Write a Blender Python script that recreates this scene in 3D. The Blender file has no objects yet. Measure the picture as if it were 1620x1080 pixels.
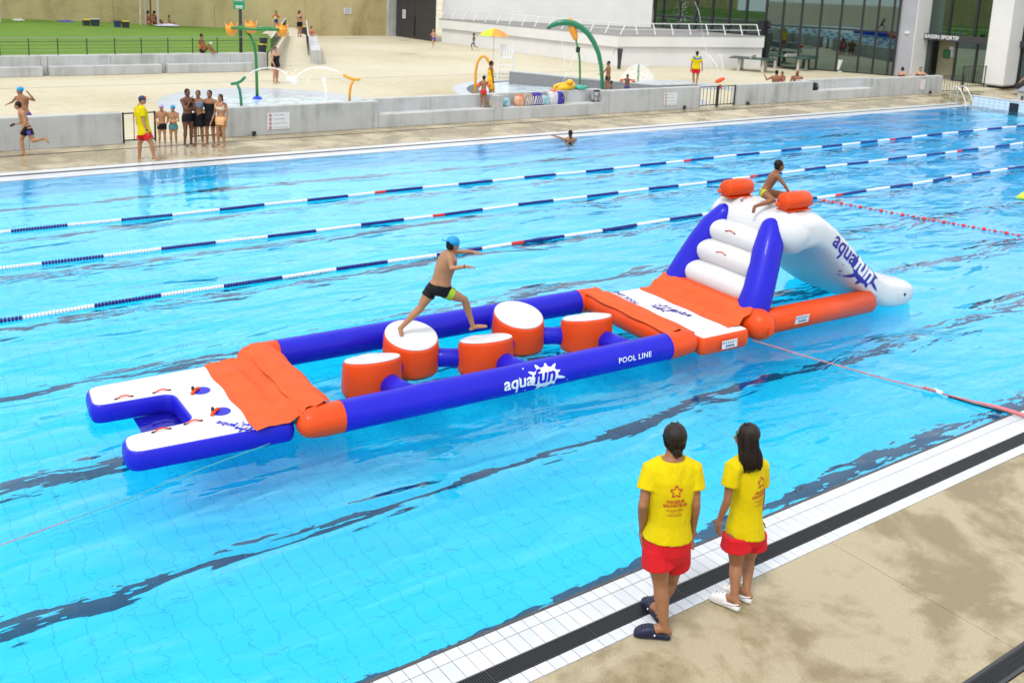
import bpy, bmesh, math, random
from mathutils import Vector, Matrix
from mathutils.bvhtree import BVHTree
from math import radians, sin, cos, pi, sqrt, atan2
random.seed(7)
sc = bpy.context.scene
col = sc.collection
# ------------------------------------------------------------------ camera
CAM = Vector((-3.2802, -5.8840, 5.2445)); YAW = .942668; PIT = .204007; ROLL = .043409; FPX = 1590.55; CYP = 280.6
_f = Vector((cos(PIT)*cos(YAW), cos(PIT)*sin(YAW), -sin(PIT)))
_r0 = Vector((sin(YAW), -cos(YAW), 0)); _u0 = _r0.cross(_f)
_r = _r0*cos(ROLL)+_u0*sin(ROLL); _u = -_r0*sin(ROLL)+_u0*cos(ROLL)
cd = bpy.data.cameras.new('camera'); cam = bpy.data.objects.new('camera', cd); col.objects.link(cam)
M3 = Matrix((_r, _u, -_f)).transposed()
cam.matrix_world = Matrix.Translation(CAM) @ M3.to_4x4()
cd.sensor_width = 36; cd.lens = FPX/1620*36; cd.shift_y = (CYP-540)/1620
cd.clip_start = .1; cd.clip_end = 2000
cd.dof.use_dof = True; cd.dof.focus_distance = 11.5; cd.dof.aperture_fstop = 2.4
sc.camera = cam
# ------------------------------------------------------------------ world: bright overcast sky
SUN_EL, SUN_AZ = radians(58), radians(205)      # azimuth of the sun seen from the scene, from +X
w = bpy.data.worlds.new('World'); sc.world = w; w.use_nodes = True
nt = w.node_tree; nt.nodes.clear()
def wn(t): return nt.nodes.new(t)
wo = wn('ShaderNodeOutputWorld'); bg = wn('ShaderNodeBackground'); bg.inputs[1].default_value = .1
sky = wn('ShaderNodeTexSky'); sky.sky_type = 'NISHITA'; sky.sun_disc = False
sky.sun_elevation = SUN_EL; sky.sun_rotation = pi/2-SUN_AZ; sky.dust_density = 3; sky.air_density = 1.2
tc = wn('ShaderNodeTexCoord'); no = wn('ShaderNodeTexNoise'); no.inputs['Scale'].default_value = 2.2; no.inputs['Detail'].default_value = 5
mr = wn('ShaderNodeMapRange'); mr.inputs[1].default_value = .3; mr.inputs[2].default_value = .7; mr.inputs[3].default_value = 10.2; mr.inputs[4].default_value = 13.8
cl = wn('ShaderNodeVectorMath'); cl.operation = 'SCALE'; cl.inputs[0].default_value = (.97, 1.0, 1.04)
mx = wn('ShaderNodeMixRGB'); mx.inputs[0].default_value = .8
nt.links.new(tc.outputs['Generated'], no.inputs['Vector']); nt.links.new(no.outputs[0], mr.inputs[0]); nt.links.new(mr.outputs[0], cl.inputs['Scale'])
nt.links.new(sky.outputs[0], mx.inputs[1]); nt.links.new(cl.outputs[0], mx.inputs[2]); nt.links.new(mx.outputs[0], bg.inputs[0]); nt.links.new(bg.outputs[0], wo.inputs[0])
sd = bpy.data.lights.new('sun', 'SUN'); sd.energy = 1.5; sd.angle = radians(12); sd.color = (1, .95, .87)
so = bpy.data.objects.new('sun', sd); col.objects.link(so)
sdir = Vector((cos(SUN_EL)*cos(SUN_AZ), cos(SUN_EL)*sin(SUN_AZ), sin(SUN_EL)))
so.rotation_euler = sdir.to_track_quat('Z', 'Y').to_euler(); so.location = sdir*60
sc.view_settings.view_transform = 'Standard'; sc.view_settings.look = 'None'; sc.view_settings.gamma = 1; sc.view_settings.exposure = .45
try: sc.view_settings.use_curve_mapping = False
except Exception: pass
sc.cycles.use_denoising = True
sc.cycles.max_bounces = 18; sc.cycles.diffuse_bounces = 7; sc.cycles.glossy_bounces = 6; sc.cycles.transmission_bounces = 12; sc.cycles.transparent_max_bounces = 12
sc.cycles.sample_clamp_indirect = 6
# ------------------------------------------------------------------ helpers: pixels to places
def ray(x, y): return _f + _r*((x-810)/FPX) + _u*((CYP-y)/FPX)
def G(x, y, z=0.):
    d = ray(x, y); t = (z-CAM.z)/d.z; return CAM+d*t
def zat(P, x, y):
    d = ray(x, y); a = Vector((P.x-CAM.x, P.y-CAM.y)); b = Vector((d.x, d.y)); t = a.dot(b)/b.dot(b); return CAM.z+t*d.z
FH = Vector((cos(YAW), sin(YAW), 0)); RH = Vector((sin(YAW), -cos(YAW), 0))
def depth(P): return (Vector(P)-CAM).dot(FH)
def D(x, y, dep):
    d = ray(x, y); return CAM+d*(dep/d.dot(FH))
def onY(x, y, Y):
    d = ray(x, y); return CAM+d*((Y-CAM.y)/d.y)
def onX(x, y, X):
    d = ray(x, y); return CAM+d*((X-CAM.x)/d.x)
TOCAM = YAW+pi
V = Vector
def lerp(a, b, t): return a+(b-a)*t
# ------------------------------------------------------------------ helpers: objects
def empty(name, loc=(0, 0, 0), rz=0, label=None, cat=None, group=None):
    o = bpy.data.objects.new(name, None); col.objects.link(o); o.location = loc; o.rotation_euler = (0, 0, rz); o.empty_display_size = .1
    if label: tag(o, label, cat, group)
    return o
def tag(o, label=None, cat=None, group=None, kind=None):
    if label: o['label'] = label
    if cat: o['category'] = cat
    if group: o['group'] = group
    if kind: o['kind'] = kind
    return o
def link(name, me, parent=None):
    o = bpy.data.objects.new(name, me); col.objects.link(o)
    if parent: o.parent = parent
    return o
class MB:
    def __init__(s): s.v = []; s.f = []; s.m = []; s.cm = 0
    def add(s, vs, fs):
        n = len(s.v); s.v += [tuple(v) for v in vs]; s.f += [tuple(i+n for i in f) for f in fs]; s.m += [s.cm]*len(fs); return s
    def box(s, c, d, rz=0, bev=0):
        cx, cy, cz = c; hx, hy, hz = d[0]/2, d[1]/2, d[2]/2
        if bev:
            b = min(bev, hx*.9, hy*.9, hz*.9); vs = []
            P = [(-hx, -hy), (hx, -hy), (hx, hy), (-hx, hy)]
            def ringp(i, z): return [(px-math.copysign(i, px), py-math.copysign(i, py), z) for px, py in P]
            L = [ringp(b, -hz), ringp(0, -hz+b), ringp(0, hz-b), ringp(b, hz)]
            for l in L: vs += l
            fs = [(3, 2, 1, 0), (12, 13, 14, 15)]
            for k in range(3):
                for i in range(4): j = (i+1) % 4; fs.append((k*4+i, k*4+j, k*4+4+j, k*4+4+i))
        else:
            vs = [(x, y, z) for z in (-hz, hz) for x, y in ((-hx, -hy), (hx, -hy), (hx, hy), (-hx, hy))]
            fs = [(3, 2, 1, 0), (4, 5, 6, 7), (0, 1, 5, 4), (1, 2, 6, 5), (2, 3, 7, 6), (3, 0, 4, 7)]
        c_, s_ = cos(rz), sin(rz)
        return s.add([(cx+x*c_-y*s_, cy+x*s_+y*c_, cz+z) for x, y, z in vs], fs)
    def prism(s, poly, z0, z1):
        n = len(poly); a = sum(poly[i][0]*poly[(i+1) % n][1]-poly[(i+1) % n][0]*poly[i][1] for i in range(n))
        if a < 0: poly = poly[::-1]
        vs = [(p[0], p[1], z0) for p in poly]+[(p[0], p[1], z1) for p in poly]
        fs = [tuple(range(n))[::-1], tuple(range(n, 2*n))]+[(i, (i+1) % n, n+(i+1) % n, n+i) for i in range(n)]
        return s.add(vs, fs)
    def wall(s, a, b, t, z0, z1):      # upright slab from a to b, thickness t to its left
        a = V(a[:2]); b = V(b[:2]); d = (b-a).normalized(); nn = V((-d.y, d.x))*t
        return s.prism([tuple(a), tuple(b), tuple(b+nn), tuple(a+nn)], z0, z1)
    def sheet(s, x0, x1, y0, y1, z): return s.add([(x0, y0, z), (x1, y0, z), (x1, y1, z), (x0, y1, z)], [(0, 1, 2, 3)])
    def rings(s, R, cap=True):
        n = len(R[0]); vs = [v for r in R for v in r]; fs = []
        for k in range(len(R)-1):
            for i in range(n): j = (i+1) % n; fs.append((k*n+i, k*n+j, (k+1)*n+j, (k+1)*n+i))
        if cap: fs += [tuple(range(n))[::-1], tuple(range((len(R)-1)*n, len(R)*n))]
        return s.add(vs, fs)
    def tube(s, pts, rad, n=10, cap=True, round_=False, closed=False):
        pts = [V(p) for p in pts]; m = len(pts)
        if not hasattr(rad, '__len__'): rad = [rad]*m
        rad = list(rad)
        if round_:
            for end in (0, 1):
                a, b = (pts[0], pts[1]) if end == 0 else (pts[-1], pts[-2]); r = rad[0] if end == 0 else rad[-1]; d = (a-b).normalized()
                ex = [(a+d*r*sin(t), r*max(cos(t), .06)) for t in (.45, .85, 1.2, 1.5)]
                if end == 0: pts = [e[0] for e in ex[::-1]]+pts; rad = [e[1] for e in ex[::-1]]+rad
                else: pts = pts+[e[0] for e in ex]; rad = rad+[e[1] for e in ex]
            m = len(pts)
        t0 = (pts[1]-pts[0]).normalized(); up = V((0, 0, 1)) if abs(t0.z) < .9 else V((1, 0, 0))
        x = up.cross(t0).normalized(); R = []
        for i, p in enumerate(pts):
            if closed: t = (pts[(i+1) % m]-pts[i-1]).normalized()
            else: t = (pts[min(i+1, m-1)]-pts[max(i-1, 0)]).normalized()
            x = (x-t*x.dot(t)).normalized(); y = t.cross(x)
            R.append([p+(x*cos(2*pi*k/n)+y*sin(2*pi*k/n))*rad[i] for k in range(n)])
        if closed: R.append(R[0])
        return s.rings(R, cap and not closed)
    def ell(s, c, ax, nu=14, nv=9):
        if not hasattr(ax[0], '__len__'): ax = (V((ax[0], 0, 0)), V((0, ax[1], 0)), V((0, 0, ax[2])))
        c = V(c); ax = [V(a) for a in ax]; vs = [c-ax[2]]; fs = []
        for j in range(1, nv):
            ph = -pi/2+pi*j/nv
            for i in range(nu): th = 2*pi*i/nu; vs.append(c+ax[0]*(cos(ph)*cos(th))+ax[1]*(cos(ph)*sin(th))+ax[2]*sin(ph))
        vs.append(c+ax[2]); L = len(vs)-1
        for i in range(nu): fs.append((0, 1+(i+1) % nu, 1+i)); fs.append((L, 1+(nv-2)*nu+i, 1+(nv-2)*nu+(i+1) % nu))
        for j in range(nv-2):
            for i in range(nu): a = 1+j*nu+i; b = 1+j*nu+(i+1) % nu; fs.append((a, b, b+nu, a+nu))
        return s.add(vs, fs)
    def lathe(s, prof, c=(0, 0, 0), n=20):
        R = [[(c[0]+r*cos(2*pi*k/n), c[1]+r*sin(2*pi*k/n), c[2]+z) for k in range(n)] for r, z in prof]
        return s.rings(R, True)
    def mesh(s, name, mats=None, smooth=False, angle=None):
        me = bpy.data.meshes.new(name); me.from_pydata(s.v, [], s.f)
        if mats is not None:
            for m in (mats if isinstance(mats, (list, tuple)) else [mats]): me.materials.append(m)
        if any(s.m): me.polygons.foreach_set('material_index', s.m)
        if smooth:
            me.polygons.foreach_set('use_smooth', [True]*len(s.f))
            if angle: me.set_sharp_from_angle(angle=radians(angle))
        me.update(); return me
    def build(s, name, mats=None, parent=None, smooth=False, angle=None):
        return link(name, s.mesh(name, mats, smooth, angle), parent)
# ------------------------------------------------------------------ helpers: materials
def lin(c):
    if isinstance(c, str):
        c = tuple(int(c[i:i+2], 16)/255 for i in (1, 3, 5)); c = tuple(x/12.92 if x <= .04045 else ((x+.055)/1.055)**2.4 for x in c)
    return (*c[:3], 1)
def mat(name, c, rough=.5, spec=.4, metal=0, var=None, bump=None, c2=None, sss=0, coat=0, alpha=1):
    kk = 1 if metal else .80; c = tuple(x*kk for x in lin(c)[:3]); c2 = tuple(x*kk for x in lin(c2)[:3]) if c2 else None
    m = bpy.data.materials.new(name); m.use_nodes = True; t = m.node_tree; b = t.nodes['Principled BSDF']
    b.inputs['Base Color'].default_value = lin(c); b.inputs['Roughness'].default_value = rough; b.inputs['Specular IOR Level'].default_value = spec; b.inputs['Metallic'].default_value = metal
    b.inputs['Coat Weight'].default_value = coat; b.inputs['Alpha'].default_value = alpha
    co = t.nodes.new('ShaderNodeTexCoord')
    if sss: b.inputs['Subsurface Weight'].default_value = sss; b.inputs['Subsurface Radius'].default_value = (.02, .008, .005); b.inputs['Subsurface Scale'].default_value = .5
    if var:
        n = t.nodes.new('ShaderNodeTexNoise'); n.inputs['Scale'].default_value = var[0]; n.inputs['Detail'].default_value = 6; n.inputs['Roughness'].default_value = .6
        r = t.nodes.new('ShaderNodeValToRGB'); r.color_ramp.elements[0].position = .32; r.color_ramp.elements[1].position = .68
        a = lin(c); k = var[1]
        r.color_ramp.elements[0].color = lin(c2) if c2 else tuple(x*(1-k) for x in a[:3])+(1,)
        r.color_ramp.elements[1].color = tuple(min(1, x*(1+k*.6)) for x in a[:3])+(1,)
        t.links.new(co.outputs['Object'], n.inputs['Vector']); t.links.new(n.outputs[0], r.inputs[0]); t.links.new(r.outputs[0], b.inputs['Base Color'])
    if bump:
        n2 = t.nodes.new('ShaderNodeTexNoise'); n2.inputs['Scale'].default_value = bump[0]; n2.inputs['Detail'].default_value = 4
        bp = t.nodes.new('ShaderNodeBump'); bp.inputs['Strength'].default_value = bump[1]; bp.inputs['Distance'].default_value = bump[2] if len(bump) > 2 else .01
        t.links.new(co.outputs['Object'], n2.inputs['Vector']); t.links.new(n2.outputs[0], bp.inputs['Height']); t.links.new(bp.outputs[0], b.inputs['Normal'])
    return m
class NG:      # small node-graph helper
    def __init__(s, name):
        s.m = bpy.data.materials.new(name); s.m.use_nodes = True; s.t = s.m.node_tree; s.b = s.t.nodes['Principled BSDF']; s.out = s.t.nodes['Material Output']
        s.co = s.t.nodes.new('ShaderNodeTexCoord').outputs['Object']
    def L(s, a, b): s.t.links.new(a, b)
    def noise(s, scale, detail=5, rough=.55, sc3=None, dist=0):
        n = s.t.nodes.new('ShaderNodeTexNoise'); n.inputs['Scale'].default_value = scale; n.inputs['Detail'].default_value = detail; n.inputs['Roughness'].default_value = rough; n.inputs['Distortion'].default_value = dist
        src = s.co
        if sc3:
            mp = s.t.nodes.new('ShaderNodeMapping'); mp.inputs['Scale'].default_value = sc3; s.L(src, mp.inputs[0]); src = mp.outputs[0]
        s.L(src, n.inputs['Vector']); return n.outputs[0]
    def ramp(s, src, stops):
        r = s.t.nodes.new('ShaderNodeValToRGB'); e = r.color_ramp.elements
        while len(e) < len(stops): e.new(.5)
        for i, (p, c) in enumerate(stops): e[i].position = p; e[i].color = lin(c) if not isinstance(c, (int, float)) else (c, c, c, 1)
        s.L(src, r.inputs[0]); return r.outputs[0]
    def mix(s, fac, a, b, mode='MIX'):
        n = s.t.nodes.new('ShaderNodeMixRGB'); n.blend_type = mode
        for i, v in enumerate((fac, a, b)):
            if isinstance(v, (int, float)): n.inputs[i].default_value = v if i == 0 else (v, v, v, 1)
            elif isinstance(v, (tuple, str)): n.inputs[i].default_value = lin(v)
            else: s.L(v, n.inputs[i])
        return n.outputs[0]
    def math(s, op, a, b=0):
        n = s.t.nodes.new('ShaderNodeMath'); n.operation = op
        for i, v in enumerate((a, b)):
            if isinstance(v, (int, float)): n.inputs[i].default_value = v
            else: s.L(v, n.inputs[i])
        return n.outputs[0]
    def bump(s, h, dist, strength=1, to=None):
        b = s.t.nodes.new('ShaderNodeBump'); b.inputs['Distance'].default_value = dist; b.inputs['Strength'].default_value = strength; s.L(h, b.inputs['Height'])
        s.L(b.outputs[0], to or s.b.inputs['Normal']); return b.outputs[0]
    def set(s, **k):
        for n, v in k.items():
            i = s.b.inputs[n.replace('_', ' ')]
            if hasattr(v, 'links') or hasattr(v, 'is_linked'): s.L(v, i)
            else: i.default_value = v
        return s
def copy_tree(o, parent=None):
    c = o.copy(); col.objects.link(c); c.parent = parent
    for ch in list(o.children): copy_tree(ch, c)
    return c
# ================================================================== materials of the place
def deck_material(name, wetlo, wethi, dry, wet, scale, gloss):
    g = NG(name); big = g.noise(scale, 9, .68, dist=.35); mid = g.noise(scale*3.1, 5, .6); fine = g.noise(90, 3, .7); spk = g.noise(240, 2, .8)
    m = g.math('ADD', g.math('MULTIPLY', big, .72), g.math('MULTIPLY', mid, .28))
    wetm = g.ramp(m, [(wetlo, 1.), (wethi, 0.)])
    c = g.mix(wetm, dry, wet); c = g.mix(.75, c, g.ramp(fine, [(.3, (.34,)*3), (.7, (.68,)*3)]), 'OVERLAY'); c = g.mix(.6, c, g.ramp(spk, [(.35, (.3,)*3), (.65, (.7,)*3)]), 'OVERLAY')
    g.set(Base_Color=c, Roughness=g.ramp(wetm, [(0, .75), (1, gloss)])); g.bump(g.math('ADD', fine, spk), .002, .5); return g.m
M_deck = deck_material('aggregate_deck', .45, .54, (.345, .295, .19), (.205, .16, .08), .7, .42)
M_fardeck = deck_material('wet_deck', .46, .62, (.45, .395, .275), (.29, .235, .14), .5, .12)
g = NG('plaza_concrete'); a = g.noise(.12, 5); b_ = g.noise(2.2, 5); c = g.ramp(g.math('ADD', g.math('MULTIPLY', a, .7), g.math('MULTIPLY', b_, .3)), [(.34, (.38, .33, .205)), (.5, (.465, .42, .30)), (.66, (.51, .47, .36))])
g.set(Base_Color=c, Roughness=.8); g.bump(g.noise(40), .003, .4); M_plaza = g.m
def concrete(name, base, dark, st=.35):
    g = NG(name); a = g.noise(.9, 6, .6); v = g.noise(1.5, 5, .6, sc3=(1.6, 1.6, .12)); f = g.noise(35, 4, .6)
    m = g.math('ADD', g.math('MULTIPLY', a, .5), g.math('MULTIPLY', v, .5)); c = g.ramp(m, [(.36, dark), (.5, base), (.68, tuple(min(1, x*1.12) for x in base))])
    c = g.mix(st, c, g.ramp(f, [(.3, (.4,)*3), (.7, (.6,)*3)]), 'OVERLAY'); g.set(Base_Color=c, Roughness=.85); g.bump(f, .004, .4); return g.m
M_conc = concrete('cast_concrete', (.39, .40, .39), (.26, .265, .245)); M_conc2 = concrete('bench_concrete', (.42, .43, .425), (.31, .315, .30))
def concrete2(name, base, dark, light):
    g = NG(name); a = g.noise(.28, 7, .62, dist=.5); v = g.noise(.8, 6, .65, sc3=(1.1, 1.1, .3)); f = g.noise(6, 5, .65); m = g.math('ADD', g.math('MULTIPLY', a, .5), g.math('ADD', g.math('MULTIPLY', v, .35), g.math('MULTIPLY', f, .15))); g.set(Base_Color=g.ramp(m, [(.34, dark), (.5, base), (.64, light)]), Roughness=.9); g.bump(f, .02, .5); return g.m
M_ochre = concrete2('ochre_render', (.40, .335, .165), (.22, .17, .065), (.47, .40, .215))
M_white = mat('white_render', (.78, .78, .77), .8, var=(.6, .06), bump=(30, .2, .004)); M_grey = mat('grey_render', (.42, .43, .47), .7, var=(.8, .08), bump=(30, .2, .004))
M_whitemetal = mat('white_metal', (.74, .75, .75), .4); M_trim = mat('zinc_trim', (.3, .3, .31), .5, metal=.3); M_black = mat('black_metal', (.018, .02, .022), .45); M_dark = mat('anthracite', (.045, .045, .05), .5, var=(2, .1)); M_steel = mat('steel', (.75, .76, .76), .18, metal=1)
M_roof = mat('roof_gravel', (.30, .29, .275), .9, var=(3, .2), bump=(60, .6, .02))
g = NG('lawn'); a = g.math('ADD', g.math('MULTIPLY', g.noise(.35, 6, .6), .6), g.math('MULTIPLY', g.noise(2.4, 5, .65), .4)); f = g.noise(14, 5, .75); c = g.mix(.8, g.ramp(a, [(.3, (.16, .16, .012)), (.42, (.075, .16, .003)), (.7, (.105, .205, .004))]), g.ramp(f, [(.25, (.3,)*3), (.75, (.7,)*3)]), 'OVERLAY'); g.set(Base_Color=c, Roughness=.9); g.bump(f, .02, .5); M_grass = g.m
g = NG('coping_tile'); oi = g.t.nodes.new('ShaderNodeObjectInfo'); a = g.noise(1.1, 4); c = g.mix(.5, g.ramp(a, [(.35, (.42, .46, .51)), (.65, (.57, .585, .60))]), g.ramp(oi.outputs['Random'], [(0, (.46, .485, .51)), (1, (.59, .60, .61))])); g.set(Base_Color=c, Roughness=.28, Specular_IOR_Level=.5); g.bump(g.noise(60), .001, .3); M_tile = g.m
M_grout = mat('grout', (.42, .42, .38), .9, var=(8, .25)); M_bar = mat('slate_grip', (.075, .08, .088), .45, var=(5, .3), bump=(70, .4, .003)); M_grate = mat('grate_black', (.022, .023, .026), .42); M_pit = mat('channel', (.008, .008, .009), .9)
M_glassgreen = None
g = NG('facade_glass'); t = g.t; tr = t.nodes.new('ShaderNodeBsdfTransparent'); tr.inputs[0].default_value = (.30, .46, .40, 1); gl = t.nodes.new('ShaderNodeBsdfGlossy'); gl.inputs['Roughness'].default_value = .015; gl.inputs[0].default_value = (.62, .78, .74, 1)
fr = t.nodes.new('ShaderNodeFresnel'); fr.inputs[0].default_value = 1.9; ms = t.nodes.new('ShaderNodeMixShader'); g.L(g.math('ADD', fr.outputs[0], .12), ms.inputs[0]); g.L(tr.outputs[0], ms.inputs[1]); g.L(gl.outputs[0], ms.inputs[2]); g.L(ms.outputs[0], g.out.inputs[0]); M_glass = g.m
# pool water: real refraction, fresnel reflection, ripples
g = NG('pool_water'); t = g.t
n1 = g.noise(.8, 2, .45, sc3=(.6, 1.5, 1), dist=.7); n2 = g.noise(2.2, 2, .45, sc3=(.5, 1.35, 1), dist=.8)
sx_ = t.nodes.new('ShaderNodeSeparateXYZ'); g.L(g.co, sx_.inputs[0])
def smooth(src, a, b):
    m_ = t.nodes.new('ShaderNodeMapRange'); m_.interpolation_type = 'SMOOTHSTEP'; m_.inputs[1].default_value = a; m_.inputs[2].default_value = b; g.L(src, m_.inputs[0]); return m_.outputs[0]
quiet = g.math('SUBTRACT', 1., g.math('MULTIPLY', g.math('MULTIPLY', smooth(sx_.outputs[1], 9, 17), smooth(sx_.outputs[0], 22, 9)), .6)); n3 = g.noise(7, 2, .5, sc3=(.6, 1.3, 1)); calm = g.ramp(g.noise(.16, 2), [(.38, .28), (.6, 1.)])
h = g.math('ADD', g.math('MULTIPLY', n1, .105), g.math('MULTIPLY', g.math('ADD', g.math('MULTIPLY', n2, .042), g.math('MULTIPLY', n3, .0075)), calm))
bp = t.nodes.new('ShaderNodeBump'); h = g.math('MULTIPLY', h, quiet); bp.inputs['Distance'].default_value = 1.0; bp.inputs['Strength'].default_value = 1; g.L(h, bp.inputs['Height'])
rf = t.nodes.new('ShaderNodeBsdfRefraction'); rf.inputs['IOR'].default_value = 1.33; rf.inputs['Roughness'].default_value = 0; rf.inputs[0].default_value = (1, 1, 1, 1); va = t.nodes.new('ShaderNodeVolumeAbsorption'); va.inputs[0].default_value = (.0, .938, 1, 1); va.inputs[1].default_value = .95; g.L(va.outputs[0], g.out.inputs[1])
gl = t.nodes.new('ShaderNodeBsdfGlossy'); gl.inputs['Roughness'].default_value = .02; gl.inputs[0].default_value = (1, 1, 1, 1); fr = t.nodes.new('ShaderNodeFresnel'); fr.inputs[0].default_value = 1.34
for x in (rf, gl, fr): g.L(bp.outputs[0], x.inputs['Normal'])
ms = t.nodes.new('ShaderNodeMixShader'); g.L(fr.outputs[0], ms.inputs[0]); g.L(rf.outputs[0], ms.inputs[1]); g.L(gl.outputs[0], ms.inputs[2]); g.L(ms.outputs[0], g.out.inputs[0]); M_water = g.m
def pooltile(name, c1, c2, joint):
    g = NG(name); br = g.t.nodes.new('ShaderNodeTexBrick'); br.offset = 0; br.inputs['Scale'].default_value = 1; br.inputs['Brick Width'].default_value = .25; br.inputs['Row Height'].default_value = .25; br.inputs['Mortar Size'].default_value = .006; br.inputs['Mortar Smooth'].default_value = .1
    br.inputs['Color1'].default_value = lin(c1); br.inputs['Color2'].default_value = lin(c2); br.inputs['Mortar'].default_value = lin(joint); g.L(g.co, br.inputs['Vector']); g.set(Base_Color=br.outputs[0], Roughness=.4); return g.m
M_floor = pooltile('pool_floor_tile', (.60, .945, .99), (.57, .935, .985), (.36, .72, .89)); M_line = pooltile('lane_line_tile', (.045, .075, .13), (.05, .085, .145), (.08, .13, .2))
M_poolwall = mat('pool_wall_tile', (.8, 1.1, 1.2), .3, var=(6, .08))
# ================================================================== setting
def struct(name, mb, m, parent=None, **k):
    o = mb.build(name, m, parent, **k)
    if parent is None: o['kind'] = 'structure'
    return o
PX0, PX1, PY1 = -14., 41.0, 19.1
PROF = [(PX0, -1.65), (7, -1.7), (14, -2.1), (22, -2.7), (30, -3.2), (PX1, -3.3)]      # the floor falls toward the deep end
def strip(y0, y1, dz, x0=PX0, x1=PX1):
    P = [(min(max(x, x0), x1), z+dz) for x, z in PROF]; vs = [(x, y, z) for x, z in P for y in (y0, y1)]; return MB().add(vs, [(2*i, 2*i+2, 2*i+3, 2*i+1) for i in range(len(P)-1)])
pl = struct('pool_floor', strip(0, PY1, 0), M_floor)
mb = MB(); zb_ = -3.4; mb.add([(PX0, 0, zb_), (PX1, 0, zb_), (PX1, 0, -.06), (PX0, 0, -.06)], [(0, 1, 2, 3)][::-1]); mb.add([(PX0, PY1, zb_), (PX1, PY1, zb_), (PX1, PY1, -.02), (PX0, PY1, -.02)], [(0, 1, 2, 3)])
mb.add([(PX0, 0, zb_), (PX0, PY1, zb_), (PX0, PY1, -.02), (PX0, 0, -.02)], [(0, 1, 2, 3)]); struct('pool_wall', mb, M_poolwall)
for y in (.95, 3.35, 5.8, 8.2, 10.65, 13.1, 15.55, 18.0): strip(y-.095, y+.095, .008, PX0+1.5, PX1-1.5).build('lane_line', M_line, pl)
struct('pool_water', MB().box(((PX0+PX1)/2, PY1/2+.008, -1.756), (PX1-PX0+.04, PY1+.024, 3.488)), M_water)
# near coping: slate grip bar, two rows of tiles, grate, one more row
cop = struct('coping', MB().box((12, -.345, -.085), (52, .678, .13)), M_grout)
bars = []
bm_ = MB().box((0, 0, 0), (.493, .044, .05), bev=.012).mesh('slate_bar', M_bar)
k = 0; x = -1.
while x < 14:
    o = link('slate_bar', bm_, cop); o.location = (x+.25, -.018, -.026+random.uniform(-.001, .001)); x += .5
def tilemesh(w_, d_): return MB().box((0, 0, 0), (w_-.006, d_-.006, .03), bev=.003).mesh('tile', M_tile)
rows = [(-.104, .125), (-.275, .215), (-.615, .125)]
for yc, d_ in rows:
    tm = tilemesh(.125, d_); far = MB()
    for i in range(-10, 130):
        x = i*.125+.0625
        if i < 53:
            o = link('tile', tm, cop); o.location = (x, yc, -.0145+random.uniform(-.0006, .0006)); o.rotation_euler = (random.uniform(-.003, .003), random.uniform(-.003, .003), 0)
        else: far.box((x, yc, -.0145), (.119, d_-.006, .03), bev=.003)
    tag(far.build('tile_row', M_tile, cop), kind='stuff')
def grate(name, label, x0, x1, yc, wid, pitch, frame, group, seg=1.0):
    gm = MB(); n = int(round(seg/pitch))
    for i in range(n): gm.box((-seg/2+(i+.5)*pitch, 0, -.009), (pitch*.46, wid-.012, .018))
    for s in (-1, 1): gm.box((0, s*(wid/2-.004), -.010), (seg-.012, .008, .02))
    for s in (-.17, .17): gm.box((0, s*wid, -.0135), (seg-.012, .006, .018))
    me = gm.mesh('slat_panel', M_grate); x = x0
    root = empty(name, ((x0+x1)/2, yc, -.002), label=label, cat='drain grate')
    while x < x1-.01:
        o = link('slat_panel', me, root); o.location = (x+seg/2-(x0+x1)/2, 0, 0); o['kind'] = 'stuff'; x += seg
    MB().box((0, 0, -.05), (x1-x0, wid+.002, .012)).build('channel', M_pit, root)
    if frame:
        for s in (-1, 1): MB().box((0, s*(wid/2+.014), -.008), (x1-x0, .026, .022)).build('rim', M_dark, root)
    return root
grate('gutter_grate', 'black slatted gutter grate between the white coping tiles', -2.35, 17.65, -.467, .16, .021, False, None)
sy = -2.575
grate('floor_drain', 'short-slatted black linear floor drain set in the wet beige deck', 2.6, 14.6, sy, .13, .024, True, None, seg=.5)
# near deck slabs
seamx = G(1313, 857.5).x; seam2 = G(1605, 1025).x; sh = (seam2-seamx)
dk = struct('near_deck', MB().box((60, -152.7, -.16), (400, 304, .1)), M_deck)
for i, (xa, xb) in enumerate(((-9, -2.5), (-2.5, seamx), (seamx, seamx+6.5), (seamx+6.5, seamx+13), (seamx+13, 60))):
    skw = lambda x: x+sh*.5 if abs(x-seamx) < .01 else x
    for ya, yb in ((-.684, sy+.094), (sy, sy)):
        if abs(yb-ya) < .1: continue
        q = [(xa+.003, ya), (xb-.003, ya), (skw(xb)-.003 if abs(xb-seamx) < .01 else xb-.003, yb), (skw(xa)+.003 if abs(xa-seamx) < .01 else xa+.003, yb)]
        MB().prism(q, -.1, 0).build('slab', M_deck, dk)
    MB().prism([(xa+.003, sy-.104), (xb-.003, sy-.104), (xb-.003, -9), (xa+.003, -9)], -.1, -.0).build('slab', M_deck, dk)
MB().prism([(-9, sy+.094), (2.6, sy+.094), (2.6, sy-.104), (-9, sy-.104)], -.1, -.002).build('slab', M_deck, dk); MB().prism([(14.6, sy+.094), (60, sy+.094), (60, sy-.104), (14.6, sy-.104)], -.1, -.002).build('slab', M_deck, dk)
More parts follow.
